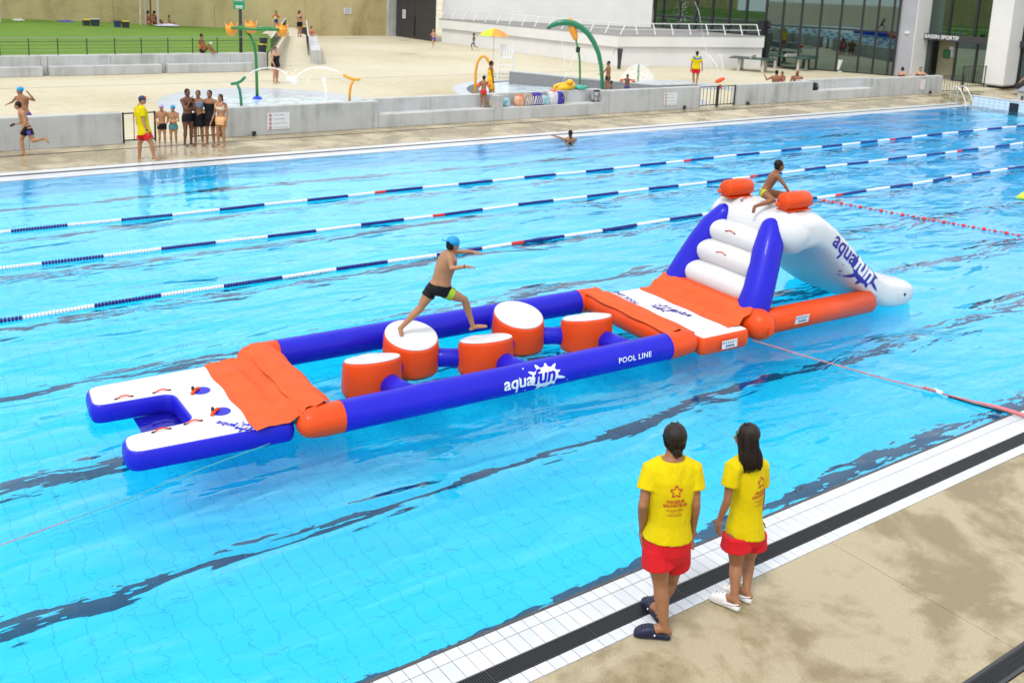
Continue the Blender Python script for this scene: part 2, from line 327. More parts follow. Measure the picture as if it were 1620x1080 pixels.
# far coping, far deck, plaza
fc = struct('far_coping', MB().box((13, 19.335, -.05), (56, .47, .1), bev=.01), M_tile); MB().box((13, 19.92, -.05), (56, .30, .1), bev=.01).build('outer_strip', M_tile, fc)
MB().box((13, 19.67, -.035), (56, .2, .06)).build('gutter_grate', M_grate, fc)
fd = struct('far_deck', MB().box((100, 21.465, -.1), (320, 2.77, .2)), M_fardeck)
MB().box((16, 22.12, .001), (60, .085, .006)).build('slot_drain', M_black, fd)
pz = struct('plaza', MB().add([(-60, 22.85, -.004), (260, 22.85, -.004), (260, 400, -.004), (-60, 400, -.004)], [(0, 1, 2, 3)]), M_plaza)
for y in (36.05,): MB().box((14, y, 0), (44, .05, .006)).build('slot_drain', M_trim, pz)
for q in ((551, 61), (571, 61), (640, 64), (645, 85)):
    P = G(*q); MB().box((P.x, P.y, 0), (.9, .4, .008)).build('manhole_cover', M_trim, pz)
struct('end_deck', MB().box((151, 9.2, -.1), (219.4, 21.4, .199)), M_plaza); struct('left_deck', MB().box((-114, 9.2, -.1), (200, 21.7, .199)), M_deck)
# pool end wall, raised, tiled
ew = struct('pool_end_wall', MB().box((41.12, 9.55, -.7), (.22, 19.6, 2.24)), M_grout)
tm = MB().box((0, 0, 0), (.02, .238, .135), bev=.004).mesh('tile', mat('pale_blue_tile', (.66, .80, .90), .3, var=(3, .1)))
for j in range(22):
    for k2 in range(3):
        o = link('tile', tm, ew); o.location = (41.004, 19.2-.12-j*.25, .335-k2*.145)
MB().box((41.15, 9.5, .435), (.34, 19.7, .03), bev=.01).build('cap', M_tile, ew); MB().box((40.985, 17.25, .1), (.02, .42, .5)).build('target_mark', mat('target', (.012, .018, .03), .5), ew)
# ================================================================== low concrete wall along the far deck
YW = 22.85
def wx(px, y): return onY(px, y, YW).x
def solid(root, xa, xb, h=.88, t=.3): MB().box(((xa+xb)/2, YW+t/2, h/2), (xb-xa-.012, t, h), bev=.012).build('panel', M_conc, root)
def bench(root, xa, xb, h=.88):
    MB().box(((xa+xb)/2, YW+.27, .22), (xb-xa-.012, .54, .44), bev=.012).build('seat', M_conc2, root); n = max(1, round((xb-xa)/2.6)); w_ = (xb-xa)/n
    for i in range(n): MB().box((xa+(i+.5)*w_, YW+.66, h/2), (w_-.012, .24, h), bev=.01).build('back_panel', M_conc2, root)
wl = empty('concrete_wall', (0, 0, 0), label='plain grey concrete low wall left of the open gate by the running boy', cat='wall')
x1 = wx(194, 228); solid(wl, -16, -8); solid(wl, -8, wx(47, 238)); solid(wl, wx(47, 238), x1)
wm = empty('concrete_wall', (0, 0, 0), label='long low concrete wall with recessed benches holding the row of bags', cat='wall')
xs = [wx(357, 215), wx(590, 205), wx(599, 204), wx(781, 193), wx(795, 192), wx(952, 181), wx(962, 180), wx(1106, 171)]
solid(wm, xs[0], xs[1]); solid(wm, xs[1], xs[2], t=.78); bench(wm, xs[2], xs[3]); solid(wm, xs[3], xs[4], t=.78); bench(wm, xs[4], xs[5]); solid(wm, xs[5], xs[6], t=.78); solid(wm, xs[6], xs[7])
wr_ = empty('concrete_wall', (0, 0, 0), label='low concrete wall between the black railing gate and the building entrance', cat='wall')
ys = [wx(1166, 165), wx(1278, 158), wx(1284, 158), wx(1383, 150), wx(1390, 150), wx(1489, 145)]
solid(wr_, ys[0], ys[1]); solid(wr_, ys[1], ys[2], t=.78); bench(wr_, ys[2], ys[3]); solid(wr_, ys[3], ys[4], t=.78); solid(wr_, ys[4], ys[5])
def railing(root, a, b, h, pitch=.13, z=.05, r=.011, post=.03):
    a = V(a); b = V(b); d = b-a; n = max(2, int(d.length/pitch)); ang = atan2(d.y, d.x)
    for q in (a, b): MB().box((q.x, q.y, h/2+.01), (post*1.5, post*1.5, h), ang).build('post', M_black, root)
    for zz in (z+.03, h-.02): MB().box(((a.x+b.x)/2, (a.y+b.y)/2, zz), (d.length, .03, .035), ang).build('rail', M_black, root)
    for i in range(1, n): q = lerp(a, b, i/n); MB().box((q.x, q.y, h/2), (r*1.6, r*1.6, h-.1), ang).build('bar', M_black, root)
def gateleaf(a, b, h, label, pitch=.13, mid=False):
    root = empty('gate', (0, 0, 0), label=label, cat='gate', group=None); railing(root, a, b, h, pitch)
    if mid: q = lerp(V(a), V(b), .5); MB().box((q.x, q.y, h/2), (.09, .09, h)).build('post', M_black, root)
    return root
gateleaf((x1+.06, YW+.1, 0), (wx(248, 224), YW+.12, 0), .86, 'black barred gate leaf standing behind the lifeguard in the cap', .22)
gateleaf((wx(304, 219), YW+.1, 0), (wx(352, 216), YW+.12, 0), .86, 'black barred gate leaf standing behind the group of four girls', .22)
gateleaf((xs[7]+.08, YW+.1, 0), (ys[0]-.08, YW+.1, 0), .86, 'black barred double gate between two low concrete walls below the orange sprayer', .2, mid=True)
P = G(1502, 147); gateleaf((ys[5]+.12, YW+.1, 0), (P.x+.9, P.y-.15, 0), .86, 'black barred gate leaf at the end of the wall by the entrance', .16)
a = G(1521, 139); b = G(1556, 138); r_ = empty('railing', (0, 0, 0), label='black barred railing between the glass doors and the white pillar', cat='railing'); railing(r_, a, (b.x, b.y, 0), 1.15, .22)
# ================================================================== retaining wall, lawn, ramp
rw = empty('retaining_wall', (0, 0, 0), label='long pale concrete retaining wall with benches along the lawn edge', cat='wall')
YR = 40.05
def rx(px, y=115): return onY(px, y, YR).x
xr = rx(424, 110)
cuts = [-14, rx(66, 121), rx(77, 121), rx(177, 117), rx(253, 114), rx(263, 114), rx(366, 111), xr]
for a, b in zip(cuts[:-1], cuts[1:]): MB().box(((a+b)/2, YR+.35, .41), (b-a-.015, .5, .82), bev=.015).build('panel', M_conc2, rw)
for a, b in ((-14, cuts[1]), (cuts[2], cuts[4]), (cuts[5], xr-.8)): MB().box(((a+b)/2, YR-.1, .2), (b-a-.015, .42, .4), bev=.015).build('seat', M_conc2, rw)
# lawn
def lz(x, y): return .8+.16*sin(x*.16+.6)*min(1, (y-40.3)/9)+.22*max(0, (y-46)/15)*max(0, min(1, (14-x)/12))-.12*max(0, min(1, (x-15)/5))
P0 = G(421, 86, .8); P1 = G(446, 49, .95)
mb = MB(); N = 40; K = 26; vs = []; fs = []
for j in range(K+1):
    y = YR+.3+(61-YR-.3)*j/K; xe = P0.x+(P1.x-P0.x)*(y-P0.y)/(P1.y-P0.y); xe = max(xe, P0.x-.4)
    for i in range(N+1): x = -30+(xe+30)*i/N; vs.append((x, y, lz(x, y)+random.uniform(-.012, .012)))
for j in range(K):
    for i in range(N): a = j*(N+1)+i; fs.append((a, a+1, a+N+2, a+N+1))
mb.add(vs, fs); struct('lawn', mb, M_grass, smooth=True)
# ramp between two parapets
Q0 = G(492, 102); Q1 = G(487, 57, .75); Qd = (Q1-Q0); Qd.z = 0
rp = struct('ramp', MB().add([(P0.x+.1, Q0.y-.5, .003), (Q0.x, Q0.y-.5, .003), (Q1.x, Q1.y, .62), (P1.x, P1.y+2, .62), ], [(0, 1, 2, 3)]).add([(P1.x-.5, P1.y+2, .615), (Q1.x+.1, Q1.y, .615), (Q1.x+3.2, 60.5, .6), (P1.x+2.5, 60.5, .6)], [(0, 1, 2, 3)]), M_plaza)
pr = empty('ramp_parapet', (0, 0, 0), label='white topped concrete parapet with handrail on the right of the ramp', cat='wall')
n_ = V((Qd.y, -Qd.x, 0)).normalized()*.5
mb = MB(); a, b = Q0, V((Q1.x, Q1.y, 0)); mb.add([a, a+n_, b+n_, b, a+V((0, 0, .72)), a+n_+V((0, 0, .72)), b+n_+V((0, 0, .82)), b+V((0, 0, .82))], [(0, 1, 5, 4), (1, 2, 6, 5), (2, 3, 7, 6), (3, 0, 4, 7), (4, 5, 6, 7)]); mb.build('parapet', M_conc2, pr)
def slopedrail(root, a, b, h, n, m1=M_whitemetal):
    a = V(a); b = V(b); MB().tube([a+V((0, 0, h)), b+V((0, 0, h))], .03, 8).build('handrail', m1, root); MB().tube([a+V((0, 0, .12)), b+V((0, 0, .12))], .018, 6).build('lower_rail', M_black, root)
    for i in range(n+1): q = lerp(a, b, i/n); MB().tube([q, q+V((0, 0, h))], .018, 6).build('baluster', M_black, root)
slopedrail(pr, a+V((-.1, 0, .0))+Qd*.25+V((0, 0, .25)), b+V((-.1, 0, .65)), 1.0, 14)
pl_ = empty('ramp_parapet', (0, 0, 0), label='ramp parapet with black balusters between the lawn and the ramp', cat='wall')
a = V((P0.x+.1, P0.y, 0)); b = V((P1.x+.1, P1.y, 0)); mb = MB(); e = V((.35, 0, 0)); mb.add([a, a+e, b+e, b, a+V((0, 0, .82)), a+e+V((0, 0, .82)), b+e+V((0, 0, .95)), b+V((0, 0, .95))], [(0, 1, 5, 4), (1, 2, 6, 5), (2, 3, 7, 6), (3, 0, 4, 7), (4, 5, 6, 7)]); mb.build('parapet', M_plaza, pl_)
slopedrail(pl_, a+V((.15, 0, .8)), b+V((.15, 0, .95)), .75, 18)
# wire fence on the retaining wall
wf = empty('wire_fence', (0, 0, 0), label='thin black wire fence along the top of the retaining wall', cat='fence')
pts = []
for px in (-40, 0, 46, 92, 138, 182, 224, 266, 305, 344, 383, 418):
    x = onY(px, 88, YR+.3).x; pts.append(x); MB().box((x, YR+.3, .82+.36), (.035, .035, .74)).build('post', M_black, wf)
for z in (.95, 1.1, 1.25, 1.4): MB().tube([(pts[0], YR+.3, z), (pts[-1], YR+.3, z)], .006 if z < 1.4 else .012, 5).build('wire', M_black, wf)
MB().box(((pts[0]+pts[-1])/2, YR+.3, 1.555), (pts[-1]-pts[0], .04, .02)).build('top_rail', M_trim, wf)
# ochre wall behind the lawn, dark double door
SY = 60.7
sw = empty('boundary_wall', (0, 0, 0), label='high weathered ochre boundary wall behind the lawn and the plaza', cat='wall')
for a, b in [(-60, -18.8)]+[(-18.8+i*6.475, -18.8+(i+1)*6.475) for i in range(8)]: MB().box(((a+b)/2, SY+.3, 3), (b-a-.02, .6, 6.4)).build('wall_section', M_ochre, sw)
MB().box((33.3, SY+.1, 3.), (.62, .9, 6.4)).build('pilaster', M_conc2, sw)
dr = empty('double_door', (0, 0, 0), label='tall anthracite double door between the ochre wall and white building', cat='door')
d0 = V((33.65, 60.3)); d1 = V((33.9, 55.2)); dm = (d0+d1)/2; e = (d1-d0).normalized()*.02
MB().wall(d1, dm+e, .08, 0, 4.6).build('door_leaf', M_dark, dr); MB().wall(dm-e, d0, .08, 0, 4.6).build('door_leaf', M_dark, dr)
MB().box((dm.x-.12, dm.y, .9), (.06, .06, 1.4)).build('bolt', M_black, dr)
MB().wall(d1+V((0, -.1)), d0+V((0, .3)), 1.2, 4.62, 6.2).build('lintel', M_white, dr)
# ================================================================== low white annex with roof rail
an = empty('annex_building', (0, 0, 0), label='low white annex with projecting parapet band and slanted roof railing', cat='building')
W = [V((33.95, 54.9, 1.60)), V((35.5, 37.75, 1.76)), V((44.7, 34.9, 1.90)), V((45.6, 36.2, 1.90))]
U1 = G(912, 38, 1.78); U2 = G(1030, 43, 1.86); U0 = V((34.6, 55.5, 1.6))
def inset(a, b, c, k):
    d1 = (V(b[:2])-V(a[:2])).normalized(); d2 = (V(c[:2])-V(b[:2])).normalized(); n1 = V((-d1.y, d1.x)); n2 = V((-d2.y, d2.x)); m = (n1+n2).normalized(); return V(b[:2])+m*k/max(.3, m.dot(n1))
def face(mb, a, b, za0, za1, zb0, zb1, t):
    a = V(a[:2]); b = V(b[:2]); d = (b-a).normalized(); n_ = V((-d.y, d.x))*t; vs = []
    for p, z0, z1 in ((a, za0, za1), (b, zb0, zb1), (b+n_, zb0, zb1), (a+n_, za0, za1)): vs += [(p.x, p.y, z0), (p.x, p.y, z1)]
    return mb.add(vs, [(0, 2, 3, 1), (2, 4, 5, 3), (4, 6, 7, 5), (6, 0, 1, 7), (1, 3, 5, 7), (0, 6, 4, 2)])
for i in range(2):
    a, b = W[i], W[i+1]; face(MB(), a, b, a.z-.62, a.z, b.z-.66, b.z, .5).build('parapet_band', M_white, an)
    d = (V(b[:2])-V(a[:2])).normalized(); n_ = V((-d.y, d.x))*.16; face(MB(), V(a[:2])+n_+d*.2, V(b[:2])+n_-d*.0, 0, a.z-.6, 0, b.z-.64, .34).build('wall', M_white, an)
    face(MB(), V(a[:2])-n_*.2, V(b[:2])-n_*.2, a.z+.002, a.z+.05, b.z+.002, b.z+.05, .3).build('edge_trim', M_trim, an)
mb = MB(); mb.add([(W[0].x+.3, W[0].y, 1.56), (W[1].x+.3, W[1].y+.3, 1.72), (W[2].x, W[2].y+.35, 1.84), (46.2, 36, 1.85), (U2.x+.3, U2.y+1, 1.86), (U1.x, U1.y+1, 1.78), (U0.x, U0.y, 1.6)], [(0, 1, 2, 3, 4, 5, 6)]); mb.build('roof', M_roof, an)
for (a, b) in ((U0, U1), (U1, U2)): face(MB(), a, b, a.z-.3, 8, b.z-.3, 8, .4).build('upper_wall', M_white, an)
def inx(i, t, k):
    a, b = W[i], W[i+1]; p = lerp(a, b, t); d = (b-a); d.z = 0; d.normalize(); return V((p.x-d.y*k, p.y+d.x*k, p.z+.05))
rt = []
for i, n_ in ((0, 14), (1, 8)):
    for j in range(n_+1):
        if i == 1 and j == 0: continue
        t = j/n_ if i == 0 else (j+.1)/(n_+.35); b_ = inx(i, t, .15); tp = inx(i, t, .55)+V((0, 0, .62)); MB().tube([b_, tp], .035, 6).build('rail_post', M_whitemetal, an); rt.append(tp)
MB().tube(rt, .03, 6).build('top_rail', M_whitemetal, an); MB().tube([lerp(inx(0, 0, .15), inx(0, 0, .55)+V((0, 0, .62)), .48), lerp(inx(0, 1, .15), inx(0, 1, .55)+V((0, 0, .62)), .48), lerp(inx(1, .99, .15), inx(1, .99, .55)+V((0, 0, .62)), .48)], .02, 6).build('mid_rail', M_whitemetal, an)
# ================================================================== glass hall
hall = empty('glass_hall', (0, 0, 0), label='glazed swimming hall with dark mullions, grey and white pillars and entrance', cat='building')
B = V((45.9, 35.95)); C = V((49.9, 29.45)); A = V((U2.x+.25, U2.y))
def facade(p, q, px, yb, z0, zt, zh, t=.0):
    d = (q-p).normalized(); L = (q-p).length; S = [0]
    for x in px:
        r = ray(x, yb); o2 = V(CAM[:2]); r2 = V(r[:2]); den = r2.x*d.y-r2.y*d.x; s = ((p-o2).x*r2.y-(p-o2).y*r2.x)/(-den) if abs(den) > 1e-6 else 0
        s = ((o2-p).x*r2.y-(o2-p).y*r2.x)/(d.x*r2.y-d.y*r2.x)
        if .1 < s < L-.1: S.append(s)
    S.append(L); S.sort()
    for s in S: c_ = p+d*s; MB().box((c_.x, c_.y, (z0+zh)/2), (.13, .16, zh-z0), atan2(d.y, d.x)).build('mullion', M_black, hall)
    for a, b in zip(S[:-1], S[1:]):
        for za, zb in ((z0+.06, zt-.05), (zt+.05, zh)):
            MB().wall(p+d*(a+.066), p+d*(b-.066), .02, za, zb).build('pane', M_glass, hall)
    MB().wall(p-V((-d.y, d.x))*.07, q-V((-d.y, d.x))*.07, .14, zt-.05, zt+.05).build('transom', M_black, hall)
    MB().wall(p-V((-d.y, d.x))*.07, q-V((-d.y, d.x))*.07, .14, z0, z0+.06).build('bottom_rail', M_black, hall)
# facades run left to right seen from the pool: normals point at the camera
facade(A, B, (1049, 1075, 1101, 1127, 1154, 1181), 25, 1.87, 2.62, 7)
facade(B, C, (1232, 1261, 1291, 1323, 1357, 1381, 1405), 100, 0, 2.55, 7)
MB().box((B.x-.1, B.y+.1, 1.4), (.5, .5, 2.8)).build('corner_post', M_black, hall)
# pillars
X0 = 50.0
c1 = onX(1411, 120, X0).y; c1b = onX(1440, 119, X0).y; c2 = onX(1553, 136, X0).y; c2b = onX(1586, 140, X0).y
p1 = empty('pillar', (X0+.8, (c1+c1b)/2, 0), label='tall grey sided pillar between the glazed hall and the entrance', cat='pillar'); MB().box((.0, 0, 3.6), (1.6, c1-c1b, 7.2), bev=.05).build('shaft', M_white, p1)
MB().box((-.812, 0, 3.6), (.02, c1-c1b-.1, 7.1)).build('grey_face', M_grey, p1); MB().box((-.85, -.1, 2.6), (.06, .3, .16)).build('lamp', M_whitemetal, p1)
p2 = empty('pillar', (X0+.8, (c2+c2b)/2, 0), label='tall plain white pillar with rounded foot beside the entrance', cat='pillar'); MB().box((0, 0, 3.74), (1.6, c2-c2b, 7.2), bev=.09).build('shaft', M_white, p2); MB().box((.1, 0, .08), (1.2, c2-c2b-.3, .16)).build('plinth', M_black, p2)
XE = 51.35
def yE(px, py): return onX(px, py, XE).y
def panel(x, ya, yb, z0, z1, m, name, t=.04): MB().box((x, (ya+yb)/2, (z0+z1)/2), (t, abs(ya-yb), z1-z0)).build(name, m, hall)
zb = 2.30; yl, yr = c1b+.1, c2+.05
MB().box((XE-.2, (yl+yr)/2, 2.42), (.5, abs(yl-yr), .36)).build('canopy_beam', M_dark, hall)
ups = [yl, lerp(yl, yr, .3), lerp(yl, yr, .66), yr]
for a, b in zip(ups[:-1], ups[1:]): panel(XE, a-.07, b+.07, 2.6, 7, M_glass, 'pane', .02)
for y in ups: panel(XE, y-.07, y+.07, 2.6, 7, M_black, 'mullion', .14)
dl = [yl, lerp(yl, yr, .1), lerp(yl, yr, .44), lerp(yl, yr, .72), yr]
for y in dl: panel(XE, y-.06, y+.06, 0, 2.24, M_black, 'mullion', .12)
panel(XE, dl[0]-.06, dl[1]+.06, .05, 2.2, M_glass, 'pane', .02); panel(XE, dl[2]-.06, dl[3]+.06, .05, 2.2, M_glass, 'pane', .02); panel(XE, dl[3]-.06, dl[4]+.06, .05, 2.2, M_glass, 'pane', .02)
ye = c2b
ws = [ye-.05, ye-2.2, ye-4.4, ye-6.6, ye-8.8]
for y in ws: panel(XE, y-.07, y+.07, 0, 7, M_black, 'mullion', .14)
for a, b in zip(ws[:-1], ws[1:]): panel(XE, a-.07, b+.07, .32, 2.22, M_glass, 'pane', .02); panel(XE, a-.07, b+.07, 2.6, 7, M_glass, 'pane', .02)
MB().box((XE-.1, (ws[0]+ws[-1])/2, 2.42), (.3, 8.8, .34)).build('beam', M_dark, hall); MB().box((XE-.05, (ws[0]+ws[-1])/2, .16), (.3, 8.8, .32)).build('plinth', M_dark, hall)
MB().prism([(A.x-.2, A.y+.2), (B.x+.2, B.y), (C.x+.2, C.y), (XE, c1b), (XE, ws[-1]), (75, ws[-1]), (75, 60), (A.x-.2, 60)], 7.02, 7.5).build('roof', M_white, hall)
M_int = mat('hall_interior', (.16, .17, .13), .8, var=(.7, .3)); M_intl = mat('hall_far_glazing', (.42, .50, .22), .8, var=(.5, .25)); M_intf = mat('hall_floor', (.3, .3, .27), .5)
MB().prism([(B.x+.5, B.y+.4), (C.x+.5, C.y+.2), (XE+.3, c1b), (XE+.3, ws[-1]), (74, ws[-1]), (74, 60), (B.x+.5, 60)], -.05, .012).build('floor', M_intf, hall)
MB().wall((60, 14), (60, 45), .2, 0, 7).build('back_wall', M_int, hall); MB().wall((52, 52), (62, 43), .2, 0, 7).build('back_wall', M_int, hall)
for k in range(7): p = lerp(V((50.0, 50.5)), V((59, 42.3)), k/7); q = lerp(V((50.0, 50.5)), V((59, 42.3)), (k+.82)/7); MB().wall(p, q, .05, 2.7, 4.6).build('far_window', M_intl, hall)
for k in range(4): p = lerp(V((47.5, 37.5)), V((52.5, 29.5)), (k+.5)/4); MB().tube([(p.x+1.2, p.y+.6, 0), (p.x+1.2, p.y+.6, 7)], .16, 12).build('inner_column', M_whitemetal, hall)
panel(XE+.7, dl[1], dl[2]-.5, 0, 2.3, mat('lobby_wall', (.34, .31, .2), .8), 'lobby_wall')
MB().box((XE+.6, lerp(dl[1], dl[2], .38), 1.45), (.1, .42, .5), bev=.05).build('hose_box', mat('hose_green', (.02, .16, .05), .4), hall)
for k, (f, c_) in enumerate(((.55, (.75,)*3), (.72, (.6, .7, .75)))): MB().box((XE+.67, lerp(dl[1], dl[2], f), 1.6), (.02, .3, .6)).build('poster', mat('poster', c_, .6), hall)
# ================================================================== lettering and decals
def tri_sub(vs, fs, maxlen):
    bm = bmesh.new(); V_ = [bm.verts.new((v[0], v[1], 0)) for v in vs]; bm.verts.ensure_lookup_table()
    for f in fs:
        try: bm.faces.new([V_[i] for i in f])
        except ValueError: pass
    bmesh.ops.triangulate(bm, faces=bm.faces)
    for _ in range(4):
        E = [e for e in bm.edges if e.calc_length() > maxlen]
        if not E: break
        bmesh.ops.subdivide_edges(bm, edges=E, cuts=1); bmesh.ops.triangulate(bm, faces=[f for f in bm.faces if len(f.verts) > 3])
    bm.verts.index_update(); r = ([(v.co.x, v.co.y) for v in bm.verts], [tuple(v.index for v in f.verts) for f in bm.faces]); bm.free(); return r
def text2d(s, size=1, bold=0., shear=0., align='LEFT', spacing=1.):
    cu = bpy.data.curves.new('lettering', 'FONT'); cu.body = s; cu.size = size; cu.offset = bold; cu.shear = shear; cu.align_x = align; cu.space_character = spacing; cu.resolution_u = 3
    o = bpy.data.objects.new('lettering', cu); col.objects.link(o); dg = bpy.context.evaluated_depsgraph_get(); me = bpy.data.meshes.new_from_object(o.evaluated_get(dg))
    vs = [(v.co.x, v.co.y) for v in me.vertices]; fs = [tuple(p.vertices) for p in me.polygons]; bpy.data.objects.remove(o); bpy.data.curves.remove(cu); bpy.data.meshes.remove(me); return vs, fs
def width(t): xs_ = [v[0] for v in t[0]]; return min(xs_), max(xs_)
def shift(t, dx, dy, k=1.): return [(x*k+dx, y*k+dy) for x, y in t[0]], t[1]
def join2d(*ts):
    vs = []; fs = []
    for a, b in ts: n = len(vs); vs += a; fs += [tuple(i+n for i in f) for f in b]
    return vs, fs
def splash2d(r, seed, lobes=11):
    R_ = random.Random(seed); n = 132; pts = []
    amp = [R_.uniform(.15, 1.) for _ in range(lobes)]; 
    for i in range(n):
        t = i/n*lobes; k = int(t) % lobes; f = t-int(t); a = 2*pi*i/n; s = amp[k]*max(0, 1-abs(f-.5)*4.2)**.6; pts.append((cos(a)*r*(.66+.42*s), sin(a)*r*(.42+.34*s)))
    T = ([(0, 0)]+pts, [(0, 1+i, 1+(i+1) % n) for i in range(n)]); out = [T]
    for _ in range(9):
        a = R_.uniform(0, 2*pi); d = r*R_.uniform(1.02, 1.3); q = r*R_.uniform(.02, .05); out.append(([(cos(a)*d+q*cos(b*pi/4), sin(a)*d*.68+q*sin(b*pi/4)) for b in range(8)], [tuple(range(8))]))
    return join2d(*out)
def decal(name, parent, t, origin, ex, ey, dirn, bvh, m, off=.003, maxlen=.03, start=.6):
    vs, fs = tri_sub(t[0], t[1], maxlen); origin, ex, ey, dirn = V(origin), V(ex), V(ey), V(dirn).normalized(); out = []
    for x, y in vs:
        P = origin+ex*x+ey*y; h = bvh.ray_cast(P-dirn*start, dirn, start*2.5) if bvh else (None,)
        out.append(h[0]-dirn*off if h[0] is not None else (None if bvh else P-dirn*off))
    fs2 = []
    for f in fs:
        if any(out[i] is None for i in f): continue
        n_ = (out[f[1]]-out[f[0]]).cross(out[f[2]]-out[f[0]]); fs2.append(f if n_.dot(dirn) < 0 else f[::-1])
    used = sorted({i for f in fs2 for i in f}); ix = {i: k for k, i in enumerate(used)}
    return MB().add([out[i] for i in used], [tuple(ix[i] for i in f) for f in fs2]).build(name, m, parent)
def bvh_of(o): me = o.data; return BVHTree.FromPolygons([v.co.copy() for v in me.vertices], [tuple(p.vertices) for p in me.polygons])
# ================================================================== the inflatable course
M_or = mat('orange_pvc', (.82, .075, .007), .42, .2, var=(3, .06), bump=(7, .25, .012), coat=.1); M_orc = mat('orange_flap_cloth', (.76, .115, .03), .65, .15, var=(5, .12), bump=(16, .5, .012)); M_bl = mat('violet_blue_pvc', (.014, .013, .56), .42, .18, var=(2, .08), bump=(6, .25, .012), coat=.1); M_wh = mat('white_pvc', (.70, .705, .71), .38, .5, var=(4, .03), bump=(6, .3, .015)); M_whb = mat('white_textured_pvc', (.72, .725, .73), .6, .3, bump=(120, .5, .004)); M_navy = mat('logo_violet', (.035, .022, .32), .4); M_logow = mat('logo_white', (.82, .83, .86), .4)
M_cord = mat('black_cord', (.015, .015, .02), .6); M_stick = mat('sticker_white', (.74, .76, .78), .5); M_ic1 = mat('icon_blue', (.03, .06, .35), .5); M_ic2 = mat('icon_yellow', (.75, .55, .03), .5); M_ic3 = mat('icon_grey', (.16, .2, .26), .5)
OI = V((1.0, 3.95, 0)); RZ = radians(-3); EU = V((cos(RZ), sin(RZ), 0)); EV = V((-sin(RZ), cos(RZ), 0))
def loc(u, v, z): return OI+EU*u+EV*v+V((0, 0, z))
def unloc(P): d = P-OI; return V((d.dot(EU), d.dot(EV), d.z))
def rpoly(P, rad, n=6):
    out = []; N = len(P)
    for i in range(N):
        a, b, c = V(P[i-1]), V(P[i]), V(P[(i+1) % N]); r = rad[i] if hasattr(rad, '__len__') else rad; d1 = (a-b).normalized(); d2 = (c-b).normalized(); p0 = b+d1*r; p2 = b+d2*r
        for k in range(n+1): t = k/n; out.append((1-t)**2*p0+2*t*(1-t)*b+t*t*p2)
    return out
def offs(P, d):
    out = []; N = len(P)
    for i in range(N):
        t = (P[(i+1) % N]-P[i-1]).normalized(); out.append(P[i]+V((-t.y, t.x))*d)
    return out
def pad(root, poly, zt, zb, side, top, bulge=.016, inset=.024):
    R = []
    for z, i in ((zb, inset*2), (zb+.03, inset*.6), (zb+(zt-zb)*.35, -bulge*.6), (zb+(zt-zb)*.6, -bulge), (zb+(zt-zb)*.85, -bulge*.3), (zt-.012, inset*.35), (zt-.001, inset)): R.append([(p.x, p.y, z) for p in offs(poly, i)])
    MB().rings(R, True).build('side_wall', side, root, smooth=True, angle=50)
    q = offs(poly, inset*.8); e = offs(poly, inset*2.2)
    MB().rings([[(p.x, p.y, zt-.004) for p in q], [(p.x, p.y, zt+.006) for p in e]], True).build('top_deck', top, root, smooth=True, angle=40)
def handle(root, a, b, h=.05, name='handle'):
    a, b = V(a), V(b); m_ = (a+b)/2+V((0, 0, h)); h *= .6; m_ = (a+b)/2+V((0, 0, h)); pts = [a, lerp(a, m_, .6)+V((0, 0, h*.25)), m_, lerp(b, m_, .6)+V((0, 0, h*.25)), b]; o = MB().tube(pts, .0085, 6).build(name, M_or, root, smooth=True)
    for q in (a, b): MB().ell(q+V((0, 0, .004)), (.02, .02, .01), 8, 5).build('end_patch', M_cord, o)
def flap(root, prof, v0, v1, seed, amp=.02, name='flap'):
    R_ = random.Random(seed); nv = 44; pts = [V(p) for p in prof]; P = []
    for i in range(len(pts)-1):
        for k in range(5): P.append(lerp(pts[i], pts[i+1], k/5))
    P.append(pts[-1]); nu = len(P); ph = [R_.uniform(0, 6) for _ in range(6)]; top = []; 
    for j in range(nv+1):
        v = lerp(v0, v1, j/nv)
        for i, p in enumerate(P):
            s = i/(nu-1); w_ = sin(pi*s)**.7; z = p.y+amp*w_*(sin(v*3+s*9+ph[0])*.5+sin(v*1.7-s*13+ph[1])*.5+.35*sin(v*11+s*5+ph[2])+1.3*(1-abs(sin(s*5.5+v*.9+ph[3]+.3*sin(v*4))))**2)+.006; top.append(V((p.x+.012*sin(v*9+ph[3])*(1-w_), v+(.02*sin(s*14+ph[4]) if j in (0, nv) else 0), max(z, p.y+.003))))
    n = len(top); vs = top+[t-V((0, 0, .005)) for t in top]; fs = []; q = nu
    for j in range(nv):
        for i in range(nu-1): a = j*q+i; fs.append((a, a+q, a+q+1, a+1)); fs.append((n+a, n+a+1, n+a+q+1, n+a+q))
    for i in range(nu-1): fs.append((i, i+1, n+i+1, n+i)); a = nv*q+i; fs.append((a+1, a, n+a, n+a+1))
    for j in range(nv): a = j*q; fs.append((a+q, a, n+a, n+a+q)); b = a+q-1; fs.append((b, b+q, n+b+q, n+b))
    return MB().add(vs, fs).build(name, M_orc, root, smooth=True, angle=60)
